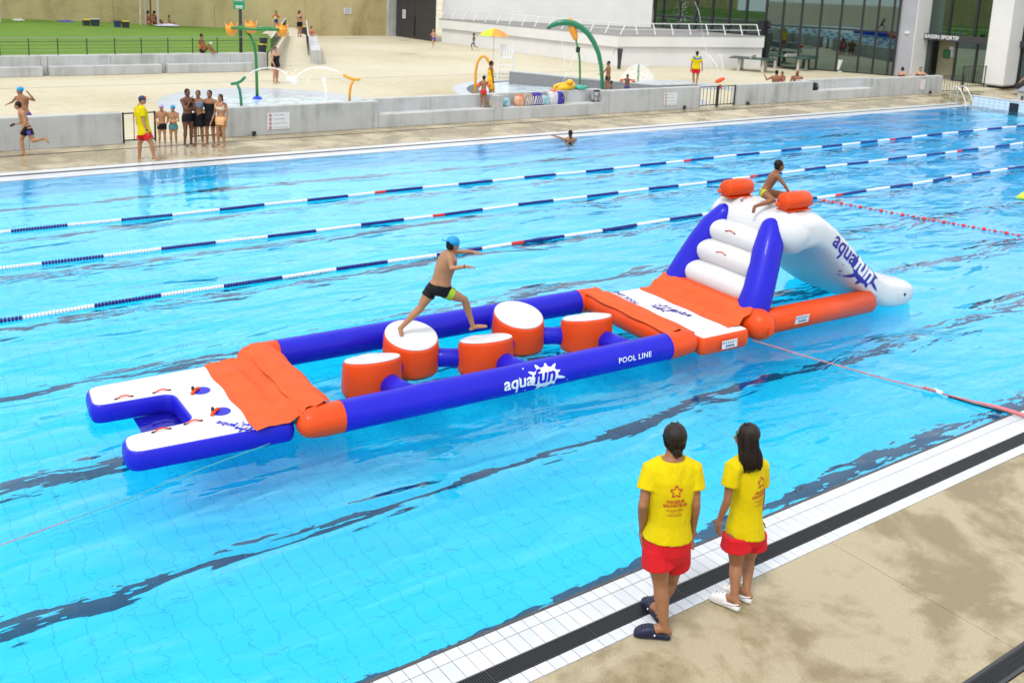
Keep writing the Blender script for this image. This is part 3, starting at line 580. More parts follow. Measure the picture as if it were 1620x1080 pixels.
def sticker(root, o3, eu, ez, w_, h_, nrm):
    eu, ez, nrm, o3 = V(eu), V(ez), V(nrm), V(o3); c = [o3-eu*w_/2-ez*h_/2, o3+eu*w_/2-ez*h_/2, o3+eu*w_/2+ez*h_/2, o3-eu*w_/2+ez*h_/2]; s = MB().add(c, [(0, 1, 2, 3)]).build('label_sticker', M_stick, root)
    for i in range(6):
        q = o3+eu*(w_*(-.4+.16*i))+ez*h_*.2+nrm*.002; r = h_*.13; MB().add([q+eu*r*cos(k*pi/4)+ez*r*sin(k*pi/4) for k in range(8)], [tuple(range(8))]).build('icon', (M_ic1, M_ic3, M_ic3, M_ic3, M_ic3, M_ic2)[i], s)
    for i in range(4): q = o3+eu*(w_*(-.2+.15*i))-ez*h_*.22+nrm*.002; MB().add([q-eu*.02-ez*.018, q+eu*.02-ez*.018, q+eu*.02+ez*.018, q-eu*.02+ez*.018], [(0, 1, 2, 3)]).build('icon', M_ic3, s)
def aquafun(parent, o3, ex, ey, dirn, bvh, size, ma, mf, ms, seed=3):
    a = text2d('aqua', 1, .02); b = text2d('fun', 1.12, .035, .15); wa = width(a)[1]; wb = width(b)[1]
    decal('logo_splash', parent, shift(splash2d(1.32, seed), wa+wb*.5+.05, .30), o3, V(ex)*size, V(ey)*size, dirn, bvh, ms, .003, .09)
    decal('logo_letters', parent, a, o3, V(ex)*size, V(ey)*size, dirn, bvh, ma, .005, .09); decal('logo_letters', parent, shift(b, wa+.03, 0), o3, V(ex)*size, V(ey)*size, dirn, bvh, mf, .0075, .09)
# --- starting platform with a U-shaped entry
ip = empty('inflatable_platform', OI, RZ, 'white inflatable platform with blue sides and U-shaped entry notch', 'inflatable')
poly = rpoly([(-1.80, .0), (-.02, -.07), (.02, 1.98), (-1.86, 1.93), (-1.90, 1.33), (-1.02, 1.30), (-1.00, .50), (-1.76, .46)], [.2, .1, .1, .16, .16, .14, .14, .16])
pad(ip, poly, .20, -.06, M_bl, M_whb)
MB().prism([(-1.45, .44), (-.98, .44), (-.98, 1.34), (-1.45, 1.34)], -.075, -.05).build('boarding_net', M_bl, ip)
for a, b in (((-1.62, 1.42), (-1.44, 1.42)), ((-1.2, 1.40), (-1.02, 1.40)), ((-1.45, .38), (-1.27, .39)), ((-1.10, .42), (-.92, .43))): handle(ip, (*a, .205), (*b, .205))
for u, v in ((-.70, 1.22), (-.66, .56)):
    d_ = MB().lathe([(.105, .206), (.105, .212), (.0, .213)], (u, v, 0), 20).build('anchor_patch', M_bl, ip)
    MB().tube([(u-.09, v-.02, .22), (u-.1, v, .27), (u-.09, v+.02, .22)], .018, 6).build('ring', M_cord, d_); MB().tube([(u-.12, v-.06, .222), (u-.07, v-.0, .235), (u-.02, v+.05, .222)], .022, 6, round_=True).build('strap', M_or, d_)
bt = BVHTree.FromPolygons([V((-3, -3, .207)), V((3, -3, .207)), V((3, 3, .207)), V((-3, 3, .207))], [(0, 1, 2, 3)])
aquafun(ip, (-.80, .30, .2), (.64, -.77, 0), (.77, .64, 0), (0, 0, -1), bt, .125, M_bl, M_whb, M_bl, 5)
# --- pod track
it = empty('inflatable_track', OI, RZ, 'long blue inflatable frame with five orange stepping pods', 'inflatable')
RT, ZT = .185, .165; U0_, U1_ = .28, 5.62; VN, VF = -.085, 2.03
near = MB().tube([(lerp(.52, 5.38, k/24), VN, ZT) for k in range(25)], RT, 28).build('side_tube', M_bl, it, smooth=True, angle=50); MB().tube([(lerp(.52, 5.38, k/24), VF, ZT) for k in range(25)], RT, 28).build('side_tube', M_bl, it, smooth=True, angle=50)
for v in (VN, VF):
    MB().tube([(.06+.1, v, ZT), (.3, v, ZT), (.52, v, ZT)], [RT*.93, RT*1.0, RT*1.005], 28, round_=True).build('corner_tube', M_or, it, smooth=True, angle=60)
    MB().tube([(5.38, v, ZT), (5.6, v, ZT), (5.76, v, ZT)], [RT*1.005, RT, RT*.95], 28, round_=True).build('corner_tube', M_or, it, smooth=True, angle=60)
for u in (U0_, U1_): MB().tube([(u, VN, ZT), (u, .9, ZT+.005), (u, VF, ZT)], RT*.97, 24).build('cross_tube', M_or, it, smooth=True, angle=60)
flap(it, [(-.47, .206), (-.25, .209), (-.05, .225), (.10, .285), (.22, .352)], -.08, 1.98, 3, .034); flap(it, [(.06, .30), (.14, .342), (.27, .362), (.37, .345), (.45, .30)], -.06, 2.02, 5, .016)
flap(it, [(5.46, .315), (5.58, .356), (5.70, .345), (5.84, .29), (6.0, .252)], -.05, 2.0, 8, .022)
pods = [(1.31, .80, .40, 1), (2.07, 1.22, .44, -1), (2.95, .76, .40, 1), (3.80, 1.27, .44, -1), (4.68, .83, .41, 1)]
tl = .25
def podz(pd, x, y): u, v, h, s = pd; return h-s*tl*(y-v)
for i, pd in enumerate(pods):
    u, v, h, s = pd; r = .375; R = []; n = 36
    for f, k in ((0, .88), (.08, .95), (.35, 1.02), (.7, 1.0), (.93, .975), (.985, .955), (1, .93)):
        R.append([(u+r*k*cos(2*pi*j/n), v+r*k*sin(2*pi*j/n), lerp(-.14, podz(pd, 0, v+r*k*sin(2*pi*j/n))-(.0 if f < .9 else .004), f)+(.006*sin(j*5.1+i)+.004*sin(j*8.3) if .9 < f < 1 else 0)) for j in range(n)])
    body = MB().rings(R).build('pod', M_or, it, smooth=True, angle=60); R = []
    for k, dz in ((.935, -.002), (.93, .008), (.86, .016), (.6, .024), (.3, .026), (.02, .026)):
        R.append([(u+r*k*cos(2*pi*j/n), v+r*k*sin(2*pi*j/n), podz(pd, 0, v+r*k*sin(2*pi*j/n))+dz+(.006*sin(18*r*k*cos(2*pi*j/n)+i) if k < .9 else 0)) for j in range(n)])
    MB().rings(R).build('pod_top', M_wh, body, smooth=True)
def stub(a, b, r=.125): MB().tube([a, lerp(V(a), V(b), .5), b], [r*1.12, r, r*1.12], 18).build('link_tube', M_bl, it, smooth=True)
for a, b in zip(pods[:-1], pods[1:]): stub((a[0], a[1], .13), (b[0], b[1], .13))
for k in (0, 2, 4): stub((pods[k][0]+.16, VN, .165), (pods[k][0]+.06, pods[k][1]-.2, .165), .135)
for k in (1, 3): stub((pods[k][0], VF, .165), (pods[k][0], pods[k][1]+.1, .165), .135)
bn = bvh_of(near); LD = V((0.22, .9, -.38)).normalized()
lp = unloc(onY(796, 616, loc(2.5, -.25, 0).y))
aquafun(it, (lp.x, -.26, .125), (1, 0, 0), (0, .05, 1), LD, bn, .235, M_logow, M_bl, M_logow, 3)
pp = unloc(onY(978, 577, loc(4.6, -.25, 0).y)); decal('lettering', it, text2d('POOL LINE', .105, .002, 0, 'LEFT', 1.12), (pp.x, -.26, .155), (1, 0, 0), (0, .05, 1), LD, bn, M_logow, .004, .04)
for u in (.52, 5.38):
    for v in (VN, VF): MB().tube([(u, v+(RT+.002)*cos(t), ZT+(RT+.002)*sin(t)) for t in [k*pi/14 for k in range(28)]], .005, 5, closed=True).build('seam', M_bl, it, smooth=True)
# --- landing mat
im = empty('inflatable_mat', OI, RZ, 'white landing mat with orange edge between pod track and slide', 'inflatable')
pad(im, rpoly([(5.93, -.26), (6.86, -.26), (6.86, 2.0), (5.93, 2.0)], .09), .24, -.05, M_or, M_whb)
flap(im, [(6.58, .248), (6.72, .262), (6.85, .30), (6.95, .39), (7.08, .465)], -.1, 1.92, 12, .02)
sticker(im, (6.42, -.303, .105), (1, 0, 0), (0, .05, 1), .30, .12, (0, -1, 0))
bt2 = BVHTree.FromPolygons([V((4, -3, .247)), V((9, -3, .247)), V((9, 3, .247)), V((4, 3, .247))], [(0, 1, 2, 3)])
aquafun(im, (6.47, .55, .24), (-.25, .97, 0), (-.97, -.25, 0), (0, 0, -1), bt2, .19, M_navy, M_whb, M_navy, 9)
decal('lettering', im, text2d('POOL LINE', .13, .003), (6.10, 1.35, .24), (.1, 1, 0), (-1, .1, 0), (0, 0, -1), bt2, M_navy, .004, .1)
# --- slide
isl = empty('inflatable_slide', OI, RZ, 'tall inflatable slide with blue legs, white steps and orange base', 'inflatable')
VC = .94
MB().tube([(7.17, -.14, .22), (7.17, .2, .22), (7.17, 1.6, .22), (7.17, 1.88, .22)], [.235, .25, .25, .235], 28, round_=True).build('base_roll', M_or, isl, smooth=True, angle=60)
for v, ue in ((-.02, 9.78), (1.82, 9.2)): MB().tube([(7.2, v, .185), (8.4, v, .18), (ue, v, .17)], [.19, .195, .19], 24).build('base_tube', M_or, isl, smooth=True)
for a in (-1, 1):
    MB().tube([(7.24, VC+a*.83, .30), (7.40, VC+a*.79, .62), (7.58, VC+a*.70, .98), (7.74, VC+a*.60, 1.28), (7.86, VC+a*.52, 1.48)], [.25, .235, .23, .225, .18], 22, round_=True).build('leg_tube', M_bl, isl, smooth=True, angle=60)
for k, (u, z, hw, r) in enumerate(((7.40, .55, .84, .225), (7.56, .91, .78, .215), (7.72, 1.24, .66, .21))):
    MB().tube([(u, VC-hw*.9, z), (u, VC-hw*.6, z), (u, VC, z+.005), (u, VC+hw*.6, z), (u, VC+hw*.9, z)], [r*.8, r*.97, r, r*.97, r*.8], 24, round_=True).build('step', M_wh, isl, smooth=True)
    if k > 0: handle(isl, (u-.19, VC-.07, z+.09), (u-.19, VC+.11, z+.09), .045)
MB().prism([(7.30, VC-.72), (7.50, VC-.72), (7.50, VC+.72), (7.30, VC+.72)], .3, .42).build('step_base', M_wh, isl)
MB().tube([(8.13, VC-.62, 1.42), (8.13, VC-.2, 1.42), (8.13, VC+.2, 1.42), (8.13, VC+.62, 1.42)], [.345, .365, .365, .345], 36, round_=True).build('top_roll', M_wh, isl, smooth=True)
CL = [(8.12, 1.43, .34, .93), (8.35, 1.44, .325, .95), (8.55, 1.43, .30, .95), (8.8, 1.31, .28, .95), (9.15, 1.03, .275, .96), (9.55, .68, .28, .99), (9.9, .41, .29, 1.02), (10.2, .25, .30, 1.06), (10.5, .19, .305, 1.08), (10.76, .17, .285, 1.07), (10.90, .16, .22, 1.02), (10.97, .16, .12, .95), (10.99, .16, .03, .88)]
R = []
for i, (u, z, ht, hw) in enumerate(CL):
    a = CL[max(0, i-1)]; b = CL[min(len(CL)-1, i+1)]; t = V((b[0]-a[0], b[1]-a[1])).normalized(); nn = V((-t.y, t.x)); ring = []
    for j in range(40):
        th = 2*pi*j/40; c_, s_ = cos(th), sin(th); px = math.copysign(abs(c_)**.5, c_)*hw; py = math.copysign(abs(s_)**.55, s_)*ht
        py -= .10*max(0, s_)*(1-(abs(px)/hw)**3) if i > 2 else 0
        ring.append((u+nn.x*py, VC+px, z+nn.y*py))
    R.append(ring)
chute = MB().rings(R).build('chute', M_wh, isl, smooth=True, angle=70)
for v, u0 in ((VC-.55, 8.02), (VC+.52, 7.84)):
    q = MB().tube([(u0-.02, v, 1.905), (u0+.0, v, 1.905), (u0+.02, v, 1.905), (u0+.27, v, 1.91), (u0+.50, v, 1.905), (u0+.525, v, 1.905), (u0+.54, v, 1.905)], [.10, .128, .14, .148, .14, .128, .10], 24).build('bolster', M_or, isl, smooth=True); MB().box((u0+.26, v, 1.772), (.5, .26, .014)).build('base_flap', M_or, q)
    MB().ell((u0-.1, v+.02, 1.87), (.02, .05, .035), 8, 5).build('valve_fold', M_or, q)
handle(isl, (7.95, VC+.25, 1.76), (8.1, VC+.28, 1.77), .06)
bc = bvh_of(chute); sl = V((.78, 0, -.63)).normalized(); up_ = V((.63, 0, .78)).normalized()
aquafun(isl, V((8.77, -.2, 1.255)), sl, up_, (0, 1, 0), bc, .37, M_navy, M_logow, M_navy, 3)
sticker(isl, (8.02, -.216, .20), (1, 0, 0), (0, -.1, 1), .30, .13, (0, -1, 0))
MB().ell((10.6, VC-1.075, .2), (.03, .012, .03), 10, 6).build('valve', M_cord, isl); MB().box((10.48, VC-1.08, .2), (.1, .012, .1)).build('patch', M_wh, isl)
MB().box((7.17, -.385, .2), (.1, .02, .12), bev=.008).build('valve_patch', M_or, isl)
# ================================================================== lane ropes
M_fb = mat('float_navy', (.018, .016, .20), .4); M_fw = mat('float_white', (.80, .81, .82), .4); M_fr = mat('float_red', (.72, .03, .025), .4)
def seg(nd, m):
    mb = MB(); n = 10
    for i in range(nd):
        x = i*.05; mb.rings([[(x+dx, r*cos(2*pi*k/n), r*sin(2*pi*k/n)) for k in range(n)] for dx, r in ((0, .02), (.008, .037), (.034, .037), (.042, .02))])
    return mb.mesh('float_segment', m, True, 40)
SG = {('b', 20): seg(20, M_fb), ('w', 20): seg(20, M_fw), ('w', 14): seg(14, M_fw), ('r', 6): seg(6, M_fr)}
def wob(x, ph): return .035*sin(x*.55+ph)+.02*sin(x*1.7+ph*2)
for Y, X0r, lab, ph in ((9.40, 8.16, 'lane rope of navy and white floats nearest the inflatable course', 0.), (11.98, 7.93, 'middle lane rope of navy and white floats between two others', 1.7), (14.42, 7.86, 'lane rope of navy and white floats on the far side toward the lone swimmer', 3.1)):
    root = empty('lane_rope', (0, Y, 0), label=lab, cat='lane rope', group='lane ropes'); x = X0r-18
    while x < 40.4:
        k = round((x-X0r)/10*10)/10
        seq = [('b', 20, 0.), ('w', 14 if abs(((x+2-X0r+.01) % 10)-.01) < .05 else 20, 1.)]
        if seq[1][1] == 14: seq.append(('r', 6, 1.7))
        for c_, nd, dx in seq:
            o = link('float_segment', SG[(c_, nd)], root); xa = x+dx; L_ = nd*.05; o.location = (xa, wob(xa, ph), .012); o.rotation_euler = (random.uniform(0, 6), 0, atan2(wob(xa+L_, ph)-wob(xa, ph), L_))
        x += 2
    MB().tube([(xx*.5, wob(xx*.5, ph), .012) for xx in range(-26, 82)], .008, 5).build('cable', M_steel, root)
# red bead line
a = G(1297, 317); b = G(1660, 382); br = empty('bead_line', (0, 0, 0), label='thin line of small red beads behind the slide', cat='float line'); n = 44
MB().tube([lerp(a, b, k/10)+V((0, .05*sin(k), .01)) for k in range(11)], .006, 5).build('cord', mat('red_cord', (.5, .1, .1), .6), br)
be = MB().ell((0, 0, 0), (.075, .06, .06), 10, 7).mesh('bead', M_fr, True)
for i in range(n):
    t = i/n; o = link('bead', be, br); o.location = lerp(a, b, t)+V((0, .05*sin(t*10), .015)); s = (.45, 1., .5, .8)[i % 4]*.75; o.scale = (s, s, s)
# mooring lines
M_pink = mat('pink_foam', (.68, .20, .22), .7, var=(20, .15)); M_rope = mat('pink_rope', (.58, .22, .24), .8, var=(40, .3)); M_ry = mat('pale_green_rope', (.12, .40, .42), .8, var=(40, .3))
ml = empty('mooring_rope', (0, 0, 0), label='pink mooring rope with foam sleeve running from the inflatable mat to the poolside', cat='rope')
pts = [G(1190, 538, .05)]+[G(x, y, .012) for x, y in ((1235, 551), (1280, 565), (1340, 582), (1400, 599), (1440, 609), (1470, 617), (1500, 625))]
MB().tube(pts, .010, 7).build('rope', M_rope, ml, smooth=True)
MB().tube([G(x, y, z) for x, y, z in ((1500, 625, .02), (1540, 635, .04), (1575, 643, .07), (1605, 652, .06), (1640, 664, .03), (1700, 690, .03))], [.010, .014, .024, .027, .026, .026], 10).build('foam_sleeve', M_pink, ml, smooth=True)
MB().tube([G(x, y, .0) for x, y in ((1500, 627), (1540, 639), (1580, 649), (1640, 662))], .012, 6).build('black_cord', M_cord, ml)
P = G(1478, 617, .02); MB().tube([P, G(1491, 622, .02)], .028, 8).build('connector', M_logow, ml); 
for k in range(5): q = G(1462+k*4, 613+k*1.2, .03+.012*(k % 2)); MB().ell(q, (.03, .022, .022), 7, 5).build('knot', M_rope, ml)
m2 = empty('mooring_rope', (0, 0, 0), label='thin pale rope trailing from the white platform toward the left', cat='rope')
pts = [G(430, 700, .01)]+[G(x, y, .008) for x, y in ((370, 722), (300, 748), (220, 782), (150, 808), (110, 822))]; MB().tube(pts, .005, 6).build('rope', M_ry, m2); MB().tube([G(x, y, .008) for x, y in ((110, 822), (80, 833), (40, 848), (-10, 865), (-80, 890))], .005, 6).build('rope', M_rope, m2)
P = G(1616, 313, 0); yf = MB().box((P.x+.25, P.y, .03), (.9, .35, .07), .3, bev=.02).build('swim_board', mat('lime_foam', (.55, .68, .03), .6)); tag(yf, 'lime yellow foam swim board floating beyond the slide', 'float')
# ladder and starting block
ld = empty('pool_ladder', (0, 0, 0), label='steel pool ladder handrails at the far corner of the pool', cat='ladder')
for x in (40.15, 40.75):
    pts = [(x, 19.85, 0), (x, 19.85, .62), (x, 19.8, .76), (x, 19.68, .84), (x, 19.52, .82), (x, 19.38, .70), (x, 19.2, .45), (x, 19.02, .1), (x, 18.98, -.3), (x, 18.98, -1.2)]; MB().tube(pts, .024, 10).build('handrail', M_steel, ld, smooth=True)
for z in (-.3, -.6, -.9): MB().box((40.45, 18.98, z), (.6, .08, .03)).build('rung', M_steel, ld)
sb = empty('starting_block', (41.75, 17.0, .1), label='grey starting block numbered 8 on the pool end deck', cat='starting block')
P = G(1612, 150, .5); sb.location = (P.x+.3, P.y-.1, 0)
MB().box((.1, 0, .36), (.5, .5, .52), bev=.02).build('pedestal', M_whitemetal, sb); o = MB().box((0, 0, .68), (.85, .62, .06), bev=.02).build('platform', mat('block_grey', (.26, .28, .33), .7), sb); MB().add([(-.05, -.31, .71), (.45, -.31, .86), (.45, .31, .86), (-.05, .31, .71), (-.05, -.31, .68), (.45, -.31, .70), (.45, .31, .70), (-.05, .31, .68)], [(0, 1, 2, 3), (0, 4, 5, 1), (1, 5, 6, 2), (2, 6, 7, 3)]).build('wedge', o.data.materials[0], sb)
t8 = text2d('8', .26, .01, 0, 'CENTER'); decal('number', sb, t8, (-.155, 0, .26), (0, -1, 0), (0, 0, 1), (1, 0, 0), None, M_black, .003, 1)
for y in (-.42,): MB().tube([(.2, y, .0), (.2, y, .3), (.2, y+.1, .34)], .02, 6).build('bracket', M_whitemetal, sb)
# ================================================================== splash pads and paddling pool
M_pad = mat('splash_pad_blue', (.52, .58, .64), .25, var=(1.2, .1)); M_pad2 = mat('pool_edge_dark', (.09, .09, .10), .5, var=(4, .2)); M_gran = mat('speckled_granite', (.27, .27, .275), .6, var=(45, .5), bump=(40, .4, .01))
M_green = mat('spray_green', (.012, .20, .035), .35, coat=.2); M_teal = mat('arch_green', (.01, .19, .085), .35, coat=.2); M_yel = mat('spray_yellow', (.80, .36, .012), .35, coat=.2); M_org = mat('bucket_orange', (.85, .33, .02), .3, coat=.2); M_blue = mat('foot_blue', (.01, .06, .7), .4)
g = NG('spray_water'); t_ = g.t; tb = t_.nodes.new('ShaderNodeBsdfTransparent'); db = t_.nodes.new('ShaderNodeBsdfDiffuse'); db.inputs[0].default_value = (.9, .92, .95, 1); ms = t_.nodes.new('ShaderNodeMixShader'); g.L(g.ramp(g.noise(9, 4, .7), [(.35, .04), (.7, .42)]), ms.inputs[0]); g.L(tb.outputs[0], ms.inputs[1]); g.L(db.outputs[0], ms.inputs[2]); g.L(ms.outputs[0], g.out.inputs[0]); M_spray = g.m
g = NG('shallow_water'); a = g.noise(1.6, 4, .6, dist=1.); c = g.ramp(a, [(.35, (.34, .47, .52)), (.5, (.50, .62, .66)), (.62, (.70, .78, .80))]); g.set(Base_Color=c, Roughness=.06); g.bump(g.noise(3.5, 3), .05, .8); M_shallow = g.m
def oval(cx, cy, rx_, ry_, z, a0=0, n=48, rot=0): return [(cx+rx_*cos(t)*cos(rot)-ry_*sin(t)*sin(rot), cy+rx_*cos(t)*sin(rot)+ry_*sin(t)*cos(rot)) for t in [a0+2*pi*k/n for k in range(n)]]
def clipY(P, y0): return [(x, max(y, y0)) for x, y in P]
struct('splash_pad', MB().prism(clipY(oval(11.1, 28.9, 4.0, 5.1, 0), 23.9), -.05, .004), M_pad)
struct('splash_puddle', MB().prism(clipY(oval(11.0, 28.4, 2.9, 3.6, 0), 24.8), -.05, .010), M_shallow)
pc = V((24.6, 27.9)); struct('paddling_rim', MB().prism(clipY(oval(pc.x, pc.y, 5.3, 5.9, 0), 23.7), -.05, .006), M_pad); struct('paddling_edge', MB().prism(clipY(oval(pc.x+.1, pc.y, 4.75, 5.35, 0), 23.8), -.05, .012), M_pad2); struct('paddling_water', MB().prism(clipY(oval(pc.x+.2, pc.y, 4.3, 4.9, 0), 23.9), -.05, .020), M_shallow)
# curved granite wall
gp = [G(805, 134), G(860, 138), G(920, 143), G(980, 147), G(1040, 150), G(1100, 150)]; zt = [zat(gp[0], 805, 114), zat(gp[1], 860, 119), zat(gp[2], 920, 126), zat(gp[3], 980, 131), zat(gp[4], 1040, 136), .45]
gw = empty('granite_wall', (0, 0, 0), label='speckled grey granite wall curving round the paddling pool', cat='wall')
for i in range(5): face(MB(), gp[i], gp[i+1], 0, zt[i], 0, zt[i+1], .35).build('wall_panel', M_gran, gw); face(MB(), V((gp[i].x, gp[i].y-.02)), V((gp[i+1].x, gp[i+1].y-.02)), zt[i]+.002, zt[i]+.05, zt[i+1]+.002, zt[i+1]+.05, .42).build('coping', M_conc2, gw)
# raised play terrace to the right of the wall
struct('splash_terrace', MB().prism([G(985, 133)[:2], G(1060, 136)[:2], G(1100, 141)[:2], G(1165, 143)[:2], G(1150, 136)[:2], G(1080, 128)[:2], G(1010, 126)[:2]], -.02, .014), M_pad)
def arcpts(P, Q, h, n=14): return [lerp(V(P), V(Q), k/n)+V((0, 0, h*4*(k/n)*(1-k/n))) for k in range(n+1)]
def jet(label, pts, r, group='water jets of the splash pads', name='water_jet'):
    R_ = random.Random(len(label)); pts = [V(p) for p in pts]; rr = r if hasattr(r, '__len__') else [r]*len(pts); o = empty(name, pts[0]); b0 = pts[0]; pts = [p-b0 for p in pts]
    for k in range(4):
        off = [V((R_.gauss(0, 1), R_.gauss(0, 1), R_.gauss(0, 1)))*q*.8*(.3+i/len(pts)) for i, q in enumerate(rr)]; MB().tube([p+o_ for p, o_ in zip(pts, off)], [q*R_.uniform(.25, .6) for q in rr], 6).build('strand', M_spray, o, smooth=True)
    mb = MB()
    for k in range(26): i = R_.randrange(len(pts)-1); p_ = lerp(pts[i], pts[i+1], R_.random()); mb.ell(p_+V((R_.gauss(0, 1), R_.gauss(0, 1), R_.gauss(0, 1)))*rr[i]*1.3, (rr[i]*.22,)*3, 5, 4)
    mb.build('droplets', M_spray, o)['kind'] = 'stuff'
    tag(o, label, 'water jet', group); return o
# flower bucket tree
P = G(407, 157); hh = zat(P, 407, 45); tr_ = empty('bucket_tree', P, label='green splash pole with a ring carrying three orange tipping buckets', cat='play fountain')
tp = lambda x, y: D(x, y, depth(P))-P
pts = [V((0, 0, 0)), tp(406, 120), tp(405, 90), tp(402, 70), tp(396, 57), tp(388, 49)]; MB().tube(pts, [.06, .055, .055, .055, .05, .04], 10).build('pole', M_green, tr_, smooth=True)
rc = tp(406, 45); MB().tube([rc+V((.95*cos(2*pi*k/24)*RH.x+.5*sin(2*pi*k/24)*FH.x, .95*cos(2*pi*k/24)*RH.y+.5*sin(2*pi*k/24)*FH.y, 0)) for k in range(24)], .055, 8, closed=True).build('ring', M_green, tr_, smooth=True)
MB().lathe([(.18, 0), (.17, .06), (.08, .12)], (0, 0, 0), 16).build('foot', M_blue, tr_)
for x, y in ((366, 46), (397, 43), (446, 48)):
    c_ = tp(x, y); bk = MB(); bk.lathe([(.04, -.26), (.17, -.2), (.22, 0), (.21, .16), (.17, .12), (.15, -.1), (.02, -.16)], c_, 16).build('bucket', M_org, tr_, smooth=True)
    for k in range(5): a = 2*pi*k/5; MB().add([c_+V((.2*cos(a-.4), .2*sin(a-.4), .12)), c_+V((.2*cos(a+.4), .2*sin(a+.4), .12)), c_+V((.27*cos(a), .27*sin(a), .27))], [(0, 1, 2)]).build('petal', M_org, tr_)
def tee(px, label, m, pole, bar):
    P = G(*px); r = empty('spray_tee', P, label=label, cat='play fountain'); q = lambda x, y: D(x, y, depth(P))-P
    MB().tube([V((0, 0, 0))]+[q(*p) for p in pole], .05, 10).build('stem', m, r, smooth=True); MB().tube([q(*p) for p in bar], .055, 10, round_=True).build('spray_bar', m, r, smooth=True); return r
tee((382, 168), 'dark green T-shaped water sprayer on the pale splash pad', M_teal, [(381, 155), (379, 142), (375, 132)], [(367, 133), (373, 132), (381, 129), (387, 123)])
tee((553, 161), 'yellow T-shaped water sprayer on the pale splash pad', M_yel, [(553, 148), (555, 136), (559, 127)], [(544, 119), (551, 123), (559, 125.5), (568, 126)])
dj = depth(G(382, 168)); f = lambda x, y, dd=0: D(x, y, dj+dd)
jet('water arc leaping from the green sprayer', [f(388, 122), f(400, 113), f(413, 108.5), f(428, 107), f(442, 110), f(452, 116), f(460, 126)], .035)
jet('water arc leaping from the yellow sprayer', [f(543, 118.5), f(530, 112), f(515, 108), f(500, 107), f(486, 110), f(474, 116), f(464, 127)], .035)
for x, y in ((462, 128),): jet('foaming splash where the two water arcs meet', [f(x-9, y, 0), f(x-3, y-4), f(x+3, y-1), f(x+10, y+2)], [.06, .16, .14, .05])
P = G(516, 158); jet('short upright water spurt on the splash pad', [P, D(514, 140, depth(P)), D(512, 126, depth(P)), D(513.5, 121, depth(P))], [.05, .05, .08, .02])
# yellow hoop
P = G(752, 152); hp = empty('spray_hoop', P, label='tall yellow spray hoop standing in the paddling pool', cat='play fountain'); q = lambda x, y, dd=0: D(x, y, depth(P)+dd)-P
MB().tube([V((0, 0, 0)), q(752, 132), q(752.5, 115), q(755, 100), q(760, 91), q(765, 88.5), q(770, 92), q(775, 101), q(778, 112), q(780, 130, .3), q(781, 148, .3)], .055, 10).build('hoop', M_yel, hp, smooth=True); MB().lathe([(.12, 0), (.1, .04), (.06, .08)], (0, 0, 0), 12).build('foot', M_whitemetal, hp)
# green arch
P = G(953, 148); ar = empty('spray_arch', P, label='big green curved spray arch bending over the paddling pool', cat='play fountain'); q = lambda x, y: D(x, y, depth(P))-P
MB().tube([V((0, 0, 0)), q(952.5, 125), q(951, 105), q(947, 85), q(940, 68), q(931, 54), q(920, 44), q(908, 38), q(895, 35.5), q(882, 37), q(872, 41), q(866, 46)], [.085, .085, .09, .1, .11, .12, .13, .14, .145, .13, .1, .06], 14).build('arch', M_teal, ar, smooth=True); MB().lathe([(.16, 0), (.15, .05), (.09, .1)], (0, 0, 0), 14).build('foot', M_teal, ar)
# cattail sprayer
P = G(917, 146); ct = empty('cattail_sprayer', P, label='orange cattail shaped sprayer on a thin green stem', cat='play fountain'); q = lambda x, y, dd=0: D(x, y, depth(P)+dd)-P
MB().tube([V((0, 0, 0)), q(917.5, 120), q(917, 95), q(915, 80), q(911, 62)], .045, 8).build('stem', M_green, ct, smooth=True); MB().tube([q(910, 60), q(907, 50), q(904, 40), q(902, 33)], [.12, .17, .17, .13], 14, round_=True).build('cattail', M_org, ct, smooth=True); MB().box(tuple(q(914.5, 79)), (.16, .1, .24)).build('nozzle_box', M_black, ct); MB().lathe([(.11, 0), (.1, .04), (.05, .08)], (0, 0, 0), 12).build('foot', M_green, ct)
dz = depth(P); jet('thin water stream falling left of the cattail', [D(886, 42, dz), D(890, 70, dz), D(893, 100, dz), D(895, 130, dz)], .012); jet('slanting water stream below the cattail', [D(914, 80, dz), D(900, 108, dz), D(886, 138, dz)], .012)
# mushroom spray
P = G(1009, 128); mu = empty('mushroom_spray', P, label='short green post throwing a dome of water', cat='play fountain'); h = zat(P, 1009, 102); MB().tube([(0, 0, 0), (0, 0, h)], .055, 10).build('post', M_green, mu)
mb = MB(); R = []
for k in range(7): t = k/6; R.append([(r0*cos(2*pi*j/24), r0*sin(2*pi*j/24), h*(1-t*t*.95)) for j in range(24) for r0 in (.08+.85*t,)])
mb.rings(R, False); mb.build('water_dome', M_spray, mu, smooth=True)
